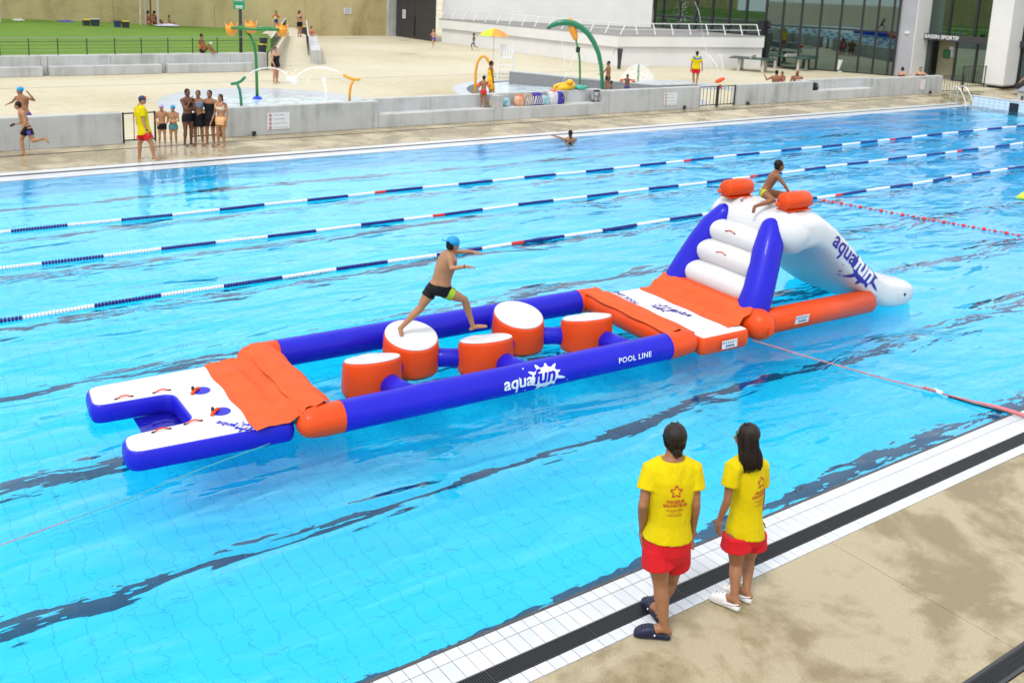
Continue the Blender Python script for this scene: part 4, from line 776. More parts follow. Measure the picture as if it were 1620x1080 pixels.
# orange sprayer
P = G(1139, 141); og = empty('tilted_sprayer', P, label='orange tilted disc sprayer behind the black double gate', cat='play fountain'); q = lambda x, y: D(x, y, depth(P))-P
MB().tube([V((0, 0, 0)), q(1139, 134)], .06, 8).build('stem', M_or, og); e1 = q(1147, 124)-q(1131, 130); c_ = (q(1147, 124.5)+q(1131, 130))/2; MB().ell(c_, (e1/2, FH*.25, V((0, 0, .1))), 14, 8).build('disc', M_or, og, smooth=True)
dz = depth(P); jet('tall thin water stream shot up by the tilted sprayer', [D(1132, 126, dz), D(1124, 105, dz), D(1118, 86, dz), D(1113, 60, dz), D(1109, 38, dz), D(1106, 20, dz), D(1099, 3, dz)], .013); jet('low water arc left of the tilted sprayer', [D(1140, 122, dz), D(1133, 103, dz), D(1124, 90, dz), D(1115, 82, dz), D(1108, 84, dz)], .03); jet('slanted stream from the sprayer to the terrace', [D(1133, 137, dz), D(1120, 124, dz), D(1108, 113, dz)], .012); jet('upright spray beside the table tennis table', [D(1144, 121, dz), D(1143, 104, dz), D(1140, 88, dz), D(1136, 86, dz)], .03)
mb = MB()
for i in range(150):
    t = random.random(); x = lerp(1075, 1118, random.random()); y = 2+random.random()**.8*118; 
    if random.random() < .5: x = lerp(1080, 1078, t)+random.gauss(0, 5); y = random.uniform(0, 60)
    mb.ell(D(x, y, dz+random.uniform(-.3, .3)), (.012, .012, .02), 5, 4)
tag(mb.build('spray_droplets', M_spray), 'scattered water droplets above the lifeguard in the hooded vest', 'spray', kind='stuff')
# lifeguard chair and parasol
M_pl = mat('white_plastic', (.80, .81, .81), .5)
P = G(800, 124); P = V((P.x, P.y, 0)); lc = empty('lifeguard_chair', P, label='tall white lifeguard chair standing beside the paddling pool', cat='chair'); w_ = .42; S = RH; F_ = FH
def cb(a, b, t, n): MB().tube([a, b], t, 6).build(n, M_pl, lc)
k = lambda s, f_, z: S*s+F_*f_+V((0, 0, z))
for s in (-1, 1):
    for f_ in (-1, 1): cb(k(s*.42, f_*.42, 0), k(s*.3, f_*.28, 1.05), .04, 'leg')
    cb(k(s*.33, -.33, 1.3), k(s*.33, .28, 1.3), .035, 'armrest'); cb(k(s*.3, -.3, 1.0), k(s*.33, -.33, 1.3), .03, 'arm_post')
for z, e in ((.15, .4), (.4, .37), (.65, .35)): cb(k(-e, -e, z), k(e, -e, z), .03, 'rung')
for i in range(6): MB().box(tuple(k(0, -.28+i*.11, 1.02)), (.64, .09, .035), atan2(S.y, S.x)).build('seat_slat', M_pl, lc)
for i in range(5): cb(k(-.26+i*.13, .3, 1.05), k(-.26+i*.13, .42, 1.62), .045, 'back_slat')
P = G(779, 121); pa = empty('parasol', P, label='yellow, lime and orange striped parasol over the plaza', cat='parasol'); h = zat(P, 779, 45); hb = zat(P, 779, 56)
MB().tube([(0, 0, 0), (0, 0, h)], .022, 8).build('pole', M_whitemetal, pa); Rr = (D(802, 56, depth(P))-D(755, 56, depth(P))).length/2; cols = [mat('panel_'+n, c_, .7) for n, c_ in (('lime', (.55, .68, .03)), ('orange', (.85, .36, .05)), ('amber', (.85, .30, .06)), ('yellow', (.80, .62, .03)))]
for kk in range(8):
    mb = MB(); n_ = 5; R = []
    for i in range(n_+1): t = i/n_; R.append([(Rr*t*cos(2*pi*(kk+s)/8), Rr*t*sin(2*pi*(kk+s)/8), h-(h-hb)*t**1.7+(-.03*t*sin(pi*s))) for s in (0, .25, .5, .75, 1)])
    fs = [(i*5+j, i*5+j+1, i*5+j+6, i*5+j+5) for i in range(n_) for j in range(4)]; mb.add([v for r in R for v in r], fs); mb.build('canopy_panel', cols[kk % 4], pa, smooth=True)
MB().lathe([(.3, 0), (.3, .06), (.05, .1)], (0, 0, 0), 16).build('base', M_conc2, pa)
# shower post
P = G(957, 106); P = V((P.x, P.y-1.2, 0)); sp = empty('shower_post', P, label='dark tapered shower post by the white annex corner', cat='shower'); h = 1.15
MB().lathe([(.09, 0), (.10, .4), (.16, h), (.0, h+.01)], (0, 0, 0), 8).build('post', M_dark, sp); MB().tube([(0, 0, h-.1), tuple(-RH*.3+V((0, 0, h-.02))), tuple(-RH*.34+V((0, 0, h-.35)))], .025, 6).build('arm', M_trim, sp)
# table tennis tables
M_ttop = mat('table_green', (.02, .06, .05), .35); M_tcon = mat('table_concrete', (.58, .55, .47), .8, var=(4, .1))
for lab, lx, rx2, yb in (('concrete table tennis table with dark green top beside the water spray', (1168, 112), (1206, 115), 91), ('concrete table tennis table with dark green top close to the glass facade', (1226, 108), (1262, 112), 92)):
    a = G(*lx); b = G(*rx2); c_ = (a+b)/2; tt = empty('table_tennis_table', c_, 0, lab, 'table', 'table tennis tables'); d_ = (b-a); ang = atan2(d_.y, d_.x); tt.rotation_euler = (0, 0, ang); L_ = d_.length
    for s in (-1, 1):
        for q2 in (0, 1): MB().box((s*L_/2, q2*.95, .36), (.14, .12, .72)).build('leg', M_tcon, tt)
        MB().box((s*L_/2, .475, .05), (.15, 1.1, .1)).build('foot', M_tcon, tt)
    MB().box((0, .47, .74), (L_+1.1, 1.45, .05)).build('top', M_ttop, tt); MB().box((0, .47, .85), (.06, 1.5, .16)).build('net', M_tcon, tt)
# ================================================================== signs and small things on walls
M_sign = mat('sign_white', (.74, .76, .79), .5); M_red = mat('sign_red', (.6, .03, .03), .5); M_txt = mat('sign_text', (.06, .07, .09), .6); M_sg = mat('sign_green', (.0, .28, .12), .5)
def flat(root, name, c, ex, ey, w_, h_, m, n_, off): c, ex, ey, n_ = V(c), V(ex), V(ey), V(n_); c = c+n_*off; return MB().add([c-ex*w_/2-ey*h_/2, c+ex*w_/2-ey*h_/2, c+ex*w_/2+ey*h_/2, c-ex*w_/2+ey*h_/2], [(0, 1, 2, 3)]).build(name, m, root)
def rulesign(x0, x1, y0, y1, label):
    a = onY(x0, y1, YW-.02); b = onY(x1, y0, YW-.02); c_ = (a+b)/2; w_, h_ = b.x-a.x, b.z-a.z; r = empty('rules_sign', (c_.x, YW-.012, c_.z), label=label, cat='sign'); MB().box((0, 0, 0), (w_, .012, h_)).build('panel', M_sign, r)
    for i, s in enumerate(('NE PAS COURIR', 'NE PAS PLONGER', 'NE PAS FUMER / VAPOTER', 'NE PRENDRE NI PHOTOS NI VIDEOS')):
        z = h_*(.36-.25*i); rg = MB().tube([(-w_*.37+h_*.085*cos(k*pi/8), -.009, z+h_*.085*sin(k*pi/8)) for k in range(16)], .006, 5, closed=True).build('pictogram_ring', M_red, r); MB().box((-w_*.37, -.008, z), (h_*.05, .002, h_*.1)).build('pictogram', M_txt, r)
        t = text2d(s, h_*.088 if i < 2 else h_*.07); W_ = width(t)[1]; t = shift(t, 0, 0, min(1, w_*.66/W_)); decal('lettering', r, t, (-w_*.22, -.006, z-h_*.03), (1, 0, 0), (0, 0, 1), (0, 1, 0), None, M_txt, .002, 5)
rulesign(423, 458.5, 177.5, 205.5, 'white swimming rules panel on the concrete wall next to the group of girls'); rulesign(1050.5, 1072, 146.5, 167.5, 'white swimming rules panel on the wall left of the double gate'); rulesign(1452.5, 1464.5, 126, 142.5, 'white swimming rules panel on the wall near the pool entrance')
for x, y, lab in ((402, 213, 'small black spotlight at the wall foot left of the rules panel'), (1083, 171, 'small black spotlight at the wall foot left of the double gate'), (1183, 165.5, 'small black spotlight at the wall foot right of the double gate'), (1472, 145, 'small black spotlight at the wall foot near the entrance')):
    P = onY(x, y, YW-.05); r = empty('wall_spotlight', (P.x, YW-.06, .09), label=lab, cat='lamp'); MB().lathe([(.02, -.06), (.06, -.05), (.06, .05), (.05, .055), (.0, .05)], (0, 0, 0), 10).build('housing', M_black, r); MB().box((0, .04, -.05), (.05, .05, .08)).build('bracket', M_black, r)
# notices
def notice(P, ex, n_, w_, h_, label): r = empty('notice', P, label=label, cat='sign'); ex = V(ex); flat(r, 'sheet', (0, 0, 0), ex, (0, 0, 1), w_, h_, M_sign, n_, .02); [flat(r, 'text_line', (0, 0, h_*(.3-.2*i)), ex, (0, 0, 1), w_*.7, h_*.06, M_txt, n_, .024) for i in range(4)]
P = onY(549.5, 17.5, SY-.03); notice(P, (1, 0, 0), (0, -1, 0), .62, .42, 'small white notice fixed to the ochre wall')
P = onX(640, 22.5, 33.62); notice(V((33.6, P.y, P.z)), (.04, -1, 0), (-1, -.04, 0), .45, .62, 'small white notice fixed to the dark double door')
P = G(1330, 114); ab = empty('floor_sign', P, label='white floor sign standing against the glass facade', cat='sign'); flat(ab, 'board', (0, 0, .42), RH, (-.1*FH.x, -.1*FH.y, 1), .5, .62, M_sign, -FH, .06); MB().tube([(0, 0, 0), (0, 0, 1.2)], .02, 6).build('post', M_whitemetal, ab); MB().box((0, 0, .03), (.4, .3, .06)).build('base', M_sign, ab)
# pole with green assembly sign
P = G(381, 84, .8); po = empty('sign_pole', P, label='dark pole with a green assembly point sign on the lawn edge', cat='sign'); h = 3.2; MB().tube([(0, 0, -.1), (0, 0, h)], .075, 10).build('pole', M_dark, po)
z1 = zat(P, 378, 15)-P.z; z0 = z1+.78; nf = -FH; c_ = V((-.05, -.05, (z0+z1)/2))+nf*.09; MB().add([c_+RH*a+V((0, 0, b)) for a, b in ((-.26, -.39), (.26, -.39), (.26, .39), (-.26, .39))], [(0, 1, 2, 3)]).build('sign_panel', M_sg, po)
flat(po, 'border', c_, RH, (0, 0, 1), .46, .02, M_sign, nf, .006); flat(po, 'text_line', c_-V((0, 0, .24)), RH, (0, 0, 1), .34, .05, M_sign, nf, .006); flat(po, 'text_line', c_-V((0, 0, .32)), RH, (0, 0, 1), .34, .04, M_sign, nf, .006)
for s in (-.09, 0, .09): MB().tube([c_+nf*.01+RH*s+V((0, 0, .03)), c_+nf*.01+RH*s+V((0, 0, .16))], .03, 6, round_=True).build('figure', M_sign, po)
# entrance lettering
t = text2d('BASSIN SPORTIF', .30, .008); W_ = width(t)[1]; xs0 = onX(1462, 62, XE-.46); decal('lettering', hall, t, (XE-.456, xs0.y, 2.345), (0, -1, 0), (0, 0, 1), (1, 0, 0), None, M_logow, .004, 5)
# bins
M_bin = mat('bin_anthracite', (.035, .04, .05), .5); M_by = mat('lid_yellow', (.75, .58, .02), .5); M_bg = mat('lid_grey', (.45, .47, .47), .5); M_bb = mat('bin_navy', (.02, .045, .14), .5)
def wbin(x, y, z, lab, body, lid, hp_=10, g_='waste bins'):
    P = G(x, y, z); s = zat(P, x, y-hp_)-P.z; r = empty('waste_bin', P, label=lab, cat='bin', group=g_); MB().rings([[(a*k*s, b*k*s, zz*s) for a, b in ((-.42, -.4), (.42, -.4), (.42, .4), (-.42, .4))] for k, zz in ((.82, 0), (.98, .85), (1.05, .86), (1.05, .92))]).build('body', body, r); MB().box((0, 0, .96*s), (.92*s, .9*s, .08*s), bev=.02).build('lid', lid, r)
    for q in (-1, 1): MB().tube([(q*.36*s, .4*s, .09*s), (q*.3*s, .4*s, .09*s)], .09*s, 10).build('wheel', M_black, r)
wbin(137, 44, .85, 'dark yellow lidded bin on the lawn beside a grey lidded bin', M_bin, M_by, 13); wbin(151, 44, .85, 'dark bin with grey lid on the lawn beside a yellow lidded bin', M_bin, M_bg, 14); wbin(186, 45, .84, 'navy bin with dark lid on the lawn by the tree stakes', M_bb, M_bin, 12); wbin(199, 45.5, .83, 'dark bin with yellow lid close to the tree stakes', M_bin, M_by, 12)
wbin(417, 72, .8, 'dark bin by the ramp railing behind the yellow lidded one', M_bin, M_bin, 12); wbin(415, 83, .8, 'dark bin with yellow lid against the ramp railing', M_bin, M_by, 13); wbin(480, 54, .6, 'dark bin at the top of the ramp behind the woman in black', M_bin, M_by, 12)
# towels on the lawn
for x, y, c_, lab, w_, h_ in ((29, 37.5, (.75,)*3, 'white towel bundle lying at the foot of the ochre wall', 1.3, .3), (102, 38, (.08, .04, .42), 'purple towel spread at the foot of the ochre wall', 1.8, .22), (264, 41, (.62, .58, .80), 'pale lilac towel spread beside the seated child', 1.5, .14)):
    P = G(x, y, .86); mb = MB(); n_ = 10; vs = [(w_*(i/n_-.5), .7*(j/n_-.5), .02+h_*(.5+.5*sin(i*2.1+j*1.3))*sin(pi*i/n_)*sin(pi*j/n_)) for j in range(n_+1) for i in range(n_+1)]; vs += [(v[0], v[1], -.03) for v in vs]; N1 = (n_+1)**2
    fs = [(j*(n_+1)+i, j*(n_+1)+i+1, (j+1)*(n_+1)+i+1, (j+1)*(n_+1)+i) for j in range(n_) for i in range(n_)]; o = MB().add(vs, fs).build('towel', mat('towel_cloth', c_, .95, var=(6, .2)), None, smooth=True); o.location = P; tag(o, lab, 'towel')
# young staked trees
M_stake = mat('stake_wood', (.55, .53, .48), .8, var=(5, .2)); M_bark = mat('bark', (.10, .075, .05), .9, var=(20, .3)); M_leaf = mat('leaf', (.05, .12, .02), .6, var=(2, .5)); M_mat = mat('bamboo_screen', (.42, .30, .12), .9)
def youngtree(pxs, y, z, lab):
    c_ = G(sum(pxs)/len(pxs), y, z); r = empty('young_tree', c_, label=lab, cat='tree'); w_ = (G(pxs[-1], y, z)-G(pxs[0], y, z)).length/2
    for s, f_ in ((-1, -.4), (-.72, .5), (.72, .5), (1, -.4)): a = RH*s*w_+FH*f_*w_; MB().tube([a, a*.94+V((0, 0, 2.75))], .055, 7).build('stake', M_stake, r)
    MB().tube([RH*w_*.95*cos(t)+FH*w_*.6*sin(t)+V((0, 0, 2.1)) for t in [k*pi/8 for k in range(16)]], .02, 5, closed=True).build('tie', M_bark, r)
    for q in range(4): MB().tube([RH*w_*cos(q*1.57+.4)+FH*w_*.6*sin(q*1.57+.4)+V((0, 0, 2.45)), RH*w_*cos(q*1.57+1.97)+FH*w_*.6*sin(q*1.57+1.97)+V((0, 0, 2.45))], .09, 6).build('cross_brace', M_mat, r)
    MB().tube([(0, 0, -.1), (.02, .02, 1.5), (-.03, 0, 3.2), (.05, .04, 4.6)], [.055, .05, .04, .02], 8).build('trunk', M_bark, r); mb = MB(); R_ = random.Random(len(lab))
    for i in range(1400):
        a, ph, q = R_.uniform(0, 2*pi), R_.uniform(-1, 1), R_.random()**.4; p = V((1.25*q*cos(a)*sqrt(1-ph*ph), 1.25*q*sin(a)*sqrt(1-ph*ph), 4.7+1.5*q*ph)); e1 = V((R_.gauss(0, 1), R_.gauss(0, 1), R_.gauss(0, 1))).normalized()*.09; e2 = V((R_.gauss(0, 1), R_.gauss(0, 1), R_.gauss(0, 1))).normalized()*.06; mb.add([p-e1, p+e2, p+e1, p-e2], [(0, 1, 2, 3)])
    mb.build('crown', M_leaf, r)
youngtree((225, 229, 247, 253), 40.5, .85, 'young tree held by four pale stakes behind two sitting women'); youngtree((-24, -20, -2, 3), 40.5, .88, 'young tree with pale stakes at the left end of the lawn')
# ================================================================== bags on the benches
def bag(px, py, hpx, wpx, lab, name, cat, c1, c2=None, kind='bag', seed=1, zs=.44, Yb=YW+.3):
    P = onY(px, py, Yb); P.z = zs; k = (onY(px, py-hpx, Yb).z-onY(px, py, Yb).z); w_ = onY(px+wpx/2, py, Yb).x-onY(px-wpx/2, py, Yb).x; r = empty(name, P, label=lab, cat=cat); R_ = random.Random(seed); m1 = mat(name+'_cloth', c1, .8, var=(6, .25), c2=c2, bump=(14, .8, .03)); n = 18; R = []
    for z, q in ((.0, .86), (.05, 1), (.35, 1.06), (.7, .98), (.9, .86), (1.0, .7)): R.append([(w_/2*q*math.copysign(abs(cos(t))**.6, cos(t))*(1+R_.uniform(-.05, .05)), .15*q*math.copysign(abs(sin(t))**.6, sin(t))*(1+R_.uniform(-.08, .08)), k*z+R_.uniform(-.012, .012)*(z > 0)) for t in [2*pi*j/n for j in range(n)]])
    MB().rings(R).build('body', m1, r, smooth=True, angle=50)
    if kind in ('tote', 'sport'):
        for s in (-1, 1): MB().tube([(-w_*.22, s*.08, k*.92), (-w_*.18, s*.10, k*1.2), (w_*.05, s*.1, k*1.28), (w_*.2, s*.1, k*1.18), (w_*.22, s*.08, k*.92)], .016, 5).build('strap', mat('strap', tuple(x*.5 for x in c1), .8), r, smooth=True)
    if kind == 'pack': MB().tube([(w_*.2, -.16, k*.9), (w_*.42, -.2, k*.5), (w_*.38, -.17, k*.02)], .02, 5).build('strap', M_cord, r); MB().box((0, -.15, k*.3), (w_*.7, .06, k*.4), bev=.02).build('pocket', m1, r)
    if kind == 'stripe':
        for i in range(5): x = -w_*.42+i*w_*.2; MB().tube([(x, -.162, k*.1), (x+w_*.1, -.168, k*.45), (x+w_*.16, -.155, k*.8)], .014, 5).build('stripe', M_fw, r)
    if kind in ('towelbag',): MB().ell((w_*.05, 0, k*1.02), (w_*.36, .12, k*.16), 10, 6).build('towel', mat('bag_towel', c2 or (.7, .2, .1), .9), r, smooth=True)
    return r
bag(779, 171.5, 12, 12, 'beige straw bag beside the child in red trunks', 'straw_bag', 'bag', (.48, .38, .24), None, 'tote', 2); bag(800, 170, 13, 7, 'teal and white carton box at the bench end', 'carton', 'box', (.62, .70, .72), (.05, .35, .45), '', 3)
bag(820, 170, 15, 12, 'cream bag with orange towel at the left of the bag row', 'beach_bag', 'bag', (.66, .54, .40), (.7, .18, .05), 'towelbag', 4); bag(834, 170, 18, 16, 'purple and white striped bag with yellow towel', 'striped_bag', 'bag', (.07, .045, .30), (.62, .45, .1), 'stripe', 5); bag(848, 168.5, 19, 15, 'purple and white striped bag next to the teal tote', 'striped_bag', 'bag', (.065, .04, .32), None, 'stripe', 6)
bag(861, 168, 14, 11, 'teal and white tote bag in the row on the bench', 'tote_bag', 'bag', (.55, .68, .72), (.05, .40, .45), 'tote', 7); bag(873, 167.5, 20, 14, 'tall white shopping bag with pink towel on the bench', 'tote_bag', 'bag', (.74, .72, .74), None, 'towelbag', 8); bag(883, 167, 19, 9, 'blue violet backpack leaning on the bench back', 'backpack', 'backpack', (.06, .045, .42), None, 'pack', 9)
bag(943, 162, 16, 15, 'grey cloth bag with black and blue towels on the bench', 'cloth_bag', 'bag', (.52, .52, .53), (.02, .02, .025), 'towelbag', 10); bag(1286, 143, 12, 6, 'black bag on the bench below the bearded man', 'backpack', 'backpack', (.015, .015, .02), None, 'pack', 11)
P = onY(897, 154, YW+.66); P.z = .9; du = empty('duck_float', P, label='yellow inflatable duck float lying on the wall top', cat='float'); M_du = mat('duck_yellow', (.85, .50, .012), .4)
MB().tube([(.36*cos(t), .2+.22*sin(t), .09+.05*cos(t)) for t in [k*pi/10 for k in range(20)]], .12, 10, closed=True).build('ring', M_du, du, smooth=True); MB().ell((.03, -.08, .28), (.13, .13, .12), 12, 8).build('head', M_du, du, smooth=True); MB().ell((-.42, .1, .14), (.12, .06, .06), 10, 6).build('tail', M_du, du, smooth=True); MB().ell((.03, -.22, .26), (.05, .06, .03), 8, 5).build('beak', M_or, du)
P = onY(917, 150, YW+.66); P.z = .89; cr = empty('turtle_float', P, label='small green inflatable toy lying on the wall top', cat='float'); M_cr = mat('toy_green', (.05, .42, .30), .4); MB().ell((0, .1, .07), (.26, .2, .08), 12, 8).build('body', M_cr, cr, smooth=True); MB().ell((.27, .0, .08), (.1, .08, .06), 10, 6).build('head', M_cr, cr, smooth=True)
for s in (-1, 1): MB().ell((.1*s, -.1, .04), (.09, .1, .03), 8, 5).build('flipper', M_cr, cr, smooth=True)
# ================================================================== people
PEND = []      # (object, voxel, smooth) waiting for one evaluation
def shell(mb, name, m, parent, vox, it=4, fac=.5):
    o = mb.build(name, m, parent); r = o.modifiers.new('r', 'REMESH'); r.mode = 'VOXEL'; r.voxel_size = vox; r.use_smooth_shade = True
    s = o.modifiers.new('s', 'SMOOTH'); s.factor = fac; s.iterations = it; PEND.append(o); return o
TB = [(.30, .098, .070), (.40, .100, .072), (.455, .088, .066), (.485, .099, .074), (.52, .101, .073), (.56, .090, .065), (.61, .078, .058), (.66, .083, .061), (.71, .093, .066), (.755, .103, .066), (.79, .107, .060), (.815, .094, .050), (.835, .060, .042), (.85, .036, .037), (.88, .031, .034)]
def tb(z):
    for (a, b) in zip(TB[:-1], TB[1:]):
        if a[0] <= z <= b[0]: t = (z-a[0])/(b[0]-a[0]); return lerp(a[1], b[1], t), lerp(a[2], b[2], t)
    return TB[0][1:] if z < .3 else TB[-1][1:]
def skin(n, c): return mat('skin_'+n, c, .48, .35, var=(7, .16), sss=.06, bump=(11, .5, .012))
SK = [skin('tan', (.335, .15, .07)), skin('fair', (.54, .28, .175)), skin('olive', (.44, .215, .105)), skin('brown', (.17, .068, .032)), skin('sun', (.28, .108, .044))]
M_hair = mat('hair_dark', (.012, .009, .007), .5, .18, bump=(60, .4, .004)); M_hairb = mat('hair_brown', (.035, .019, .010), .45, .2, bump=(60, .4, .004)); M_eye = mat('eye', (.01, .008, .006), .2); M_lip = mat('lip', (.35, .09, .07), .5)
g = NG('hair_strands'); wv_ = g.noise(30, 3, .6, sc3=(9, 9, .5)); g.set(Base_Color=g.ramp(wv_, [(.3, (.003, .002, .0015)), (.55, (.012, .006, .0035)), (.78, (.05, .024, .011))]), Roughness=.36, Specular_IOR_Level=.3); g.bump(wv_, .006, .6); M_strand = g.m
class Person: pass
def person(label, foot, H, az, J=None, face=None, sk=0, clothes=(), hair=None, vox=.016, group=None, headk=1., build=1., tilt=0, pitch=0, hands=None, z0=0., dd0=0., eyes=True, hl_=None):
    J = J or {}; p = Person(); k = lambda c: c*H
    P0 = foot if isinstance(foot, Vector) else G(*foot, z0); dep = depth(P0)+dd0
    root = empty('person', P0, 0, label, 'person', group); Fw = V((cos(az), sin(az), 0)); Rt = V((sin(az), -cos(az), 0))
    def Lc(x, y, z): return P0+Rt*(x*H)+Fw*(y*H)+V((0, 0, z*H))
    def get(v):
        if isinstance(v, Vector): return v
        if v[0] == 'l': return Lc(*v[1:])
        if v[0] == 'g': return G(v[1], v[2], v[3])
        return D(v[0], v[1], dep+(v[2] if len(v) > 2 else 0))
    T = dict(hl=(-.052, 0, .505), hr=(.052, 0, .505), kl=(-.058, .012, .275), kr=(.058, .012, .275), al=(-.062, -.012, .045), ar=(.062, -.012, .045), tl=(-.075, .105, .012), tr=(.075, .105, .012), nk=(0, -.005, .845), hd=(0, .012, .93), sl=(-.108, -.005, .80), sr=(.108, -.005, .80), el=(-.135, -.015, .625), er=(.135, -.015, .625), wl=(-.145, .03, .475), wr=(.145, .03, .475))
    j = {}
    for q, v in T.items(): j[q] = get(J[q]) if q in J else Lc(*v)
    if 'pel' in J:
        c = get(J['pel']); pa = J.get('paz', az); pr = V((sin(pa), -cos(pa), 0))
        for s, q in ((-1, 'hl'), (1, 'hr')):
            if q not in J: j[q] = c+pr*(s*.052*H)
    if 'nk' in J:
        c = j['nk']; sa = J.get('saz', az); sr = V((sin(sa), -cos(sa), 0))
        for s, q in ((-1, 'sl'), (1, 'sr')):
            if q not in J: j[q] = c+sr*(s*.108*H)-V((0, 0, .045*H))
        if 'hd' not in J: j['hd'] = c+V((0, 0, .085*H))+Fw*(.015*H)
    for s in 'lr':      # toes follow the ankle when only the ankle is given
        if 'a'+s in J and 't'+s not in J: j['t'+s] = j['a'+s]+Fw*(.115*H)+Rt*((-.012 if s == 'l' else .012)*H)-V((0, 0, .03*H))
    L = {q: v-P0 for q, v in j.items()}; p.L = L; p.root = root; p.H = H; p.P0 = P0
    pel = (L['hl']+L['hr'])/2; nk = L['nk']; hx = (L['hr']-L['hl']).normalized(); sx = (L['sr']-L['sl']).normalized(); sp = nk-pel; mid = lerp(pel, nk, .5)
    kn = (L['kl']+L['kr'])/2
    def ring(z, inf=0., n=20):
        a, b = tb(z); t = (z-.505)/(.845-.505); x = hx.lerp(sx, max(0, min(1, t))).normalized()
        if t >= 0: c = lerp(pel, nk, t); ax_ = sp.normalized()
        else: c = lerp(pel, kn, min(1, -t*(.34/.23))); ax_ = sp.normalized() if t > -.12 else (pel-kn).normalized()
        yv = ax_.cross(x).normalized(); bb = build if .45 < z < .8 else 1+(build-1)*.4
        out = []
        for i in range(n):
            th = 2*pi*i/n; cs, sn = cos(th), sin(th); gr = -.010*H*math.exp(-(cs/.22)**2) if (sn < 0 and .5 < z < .80 and inf < .004*H) else 0      # spine hollow
            out.append(c+x*((a*bb*H+inf)*cs)+yv*((b*bb*H+inf+gr)*sn))
        return out
    p.ring = ring; mb = MB(); bl = (1+(build-1)*.5)
    mb.rings([ring(z) for z in (.455, .485, .52, .56, .61, .66, .71, .755, .79, .815, .835, .85)])
    def limb(a, b, c, r): 
        a, b, c = V(a), V(b), V(c); pts = []; rr = []
        for t, q in ((0, r[0]), (.35, r[1]), (.8, r[2])): pts.append(lerp(a, b, t)); rr.append(q*H*bl)
        pts.append(b); rr.append(r[3]*H*bl)
        for t, q in ((.28, r[4]), (.62, r[5]), (1, r[6])): pts.append(lerp(b, c, t)); rr.append(q*H*bl)
        mb.tube(pts, rr, 12, round_=True); mb.ell(b, (r[3]*H*bl*1.02,)*3, 10, 7)
    LEG = (.056, .053, .038, .033, .035, .026, .020); ARM = (.031, .027, .022, .021, .0215, .018, .0145)
    for s in 'lr':
        limb(L['h'+s], L['k'+s], L['a'+s], LEG); a, t = L['a'+s], L['t'+s]; d = (t-a); dn = d.normalized(); hl = a-V((dn.x, dn.y, 0))*.02*H
        mb.tube([a+V((0, 0, -.004*H)), lerp(a, t, .45)+V((0, 0, .004*H)), t], [.021*H, .021*H, .014*H], 10, round_=True); mb.tube([a, hl-V((0, 0, .022*H)) if abs(d.z) < .5*d.length else hl], [.019*H, .019*H], 8, round_=True)
        sd = dn.cross(V((0, 0, 1))); sd = sd.normalized() if sd.length > .01 else V((1, 0, 0)); mb.tube([lerp(a, t, .5)-sd*.012*H, t-sd*.013*H, ], [.014*H, .010*H], 8, round_=True); mb.tube([lerp(a, t, .5)+sd*.012*H, t+sd*.012*H], [.014*H, .010*H], 8, round_=True)
        limb(L['s'+s], L['e'+s], L['w'+s], ARM); mb.ell(L['s'+s], (.034*H,)*3, 10, 7); mb.tube([lerp(nk, L['s'+s], .25)-V((0, 0, .01*H)), L['s'+s]], [.036*H, .032*H], 10)
        # hand: palm, four fingers, thumb
        w_ = L['w'+s]; fd = (w_-L['e'+s]).normalized(); hd_ = (hands or {}).get(s); fdir = V(hd_[0]).normalized() if hd_ else fd; curl = hd_[1] if hd_ and len(hd_) > 1 else .35
        lat = fdir.cross(V((0, 0, 1))); lat = lat.normalized() if lat.length > .05 else V((cos(az), sin(az), 0)); 
        if hd_ and len(hd_) > 2: lat = (V(hd_[2])-fdir*V(hd_[2]).dot(fdir)).normalized()
        nv = fdir.cross(lat).normalized(); 
        if nv.z > 0: nv = -nv
        pc_ = w_+fdir*.026*H; mb.ell(pc_, (lat*.021*H, nv*.0105*H, fdir*.030*H), 10, 8); mb.tube([w_, pc_], [.0145*H, .016*H], 8)
        for i, ln in enumerate((.036, .042, .040, .031)):
            b_ = pc_+fdir*.024*H+lat*((i-1.5)*.0118*H); d1 = (fdir+nv*curl*.6+lat*(i-1.5)*.06).normalized(); d2 = (fdir+nv*curl*1.8).normalized(); m1 = b_+d1*ln*.55*H; mb.tube([b_-fdir*.008*H, m1, m1+d2*ln*.5*H], [.0056*H, .0052*H, .0043*H], 7, round_=True)
        sg = -1 if (lat.dot(V((0, 0, 1)))*1 + 0) > 0 else 1; b_ = w_+fdir*.012*H+lat*sg*.014*H; m1 = b_+(fdir*.5+lat*sg*.8+nv*.3).normalized()*.024*H; mb.tube([b_, m1, m1+(fdir*.9+lat*sg*.25+nv*.3).normalized()*.02*H], [.0075*H, .0062*H, .005*H], 7, round_=True)
    # head and neck
    fa = face if face is not None else az; fw = V((cos(fa)*cos(pitch), sin(fa)*cos(pitch), sin(pitch))); rt = V((sin(fa), -cos(fa), 0)); up = rt.cross(fw).normalized(); up = (up+rt*tilt).normalized(); rt = fw.cross(up).normalized()
    hd = L['hd']; hs = H*headk; p.fw, p.rt, p.up, p.hd, p.hs = fw, rt, up, hd, hs
    mb.tube([nk-(hd-nk)*.35, lerp(nk, hd, .3), hd-up*.02*hs-fw*.008*hs], [.038*H, .032*H, .031*H], 12)
    mb.ell(hd+up*.012*hs-fw*.004*hs, (rt*.0415*hs, fw*.052*hs, up*.051*hs), 18, 12); mb.ell(hd-up*.022*hs+fw*.016*hs, (rt*.033*hs, fw*.034*hs, up*.043*hs), 14, 10); mb.ell(hd-up*.052*hs+fw*.030*hs, (rt*.015*hs, fw*.014*hs, up*.011*hs), 10, 7)
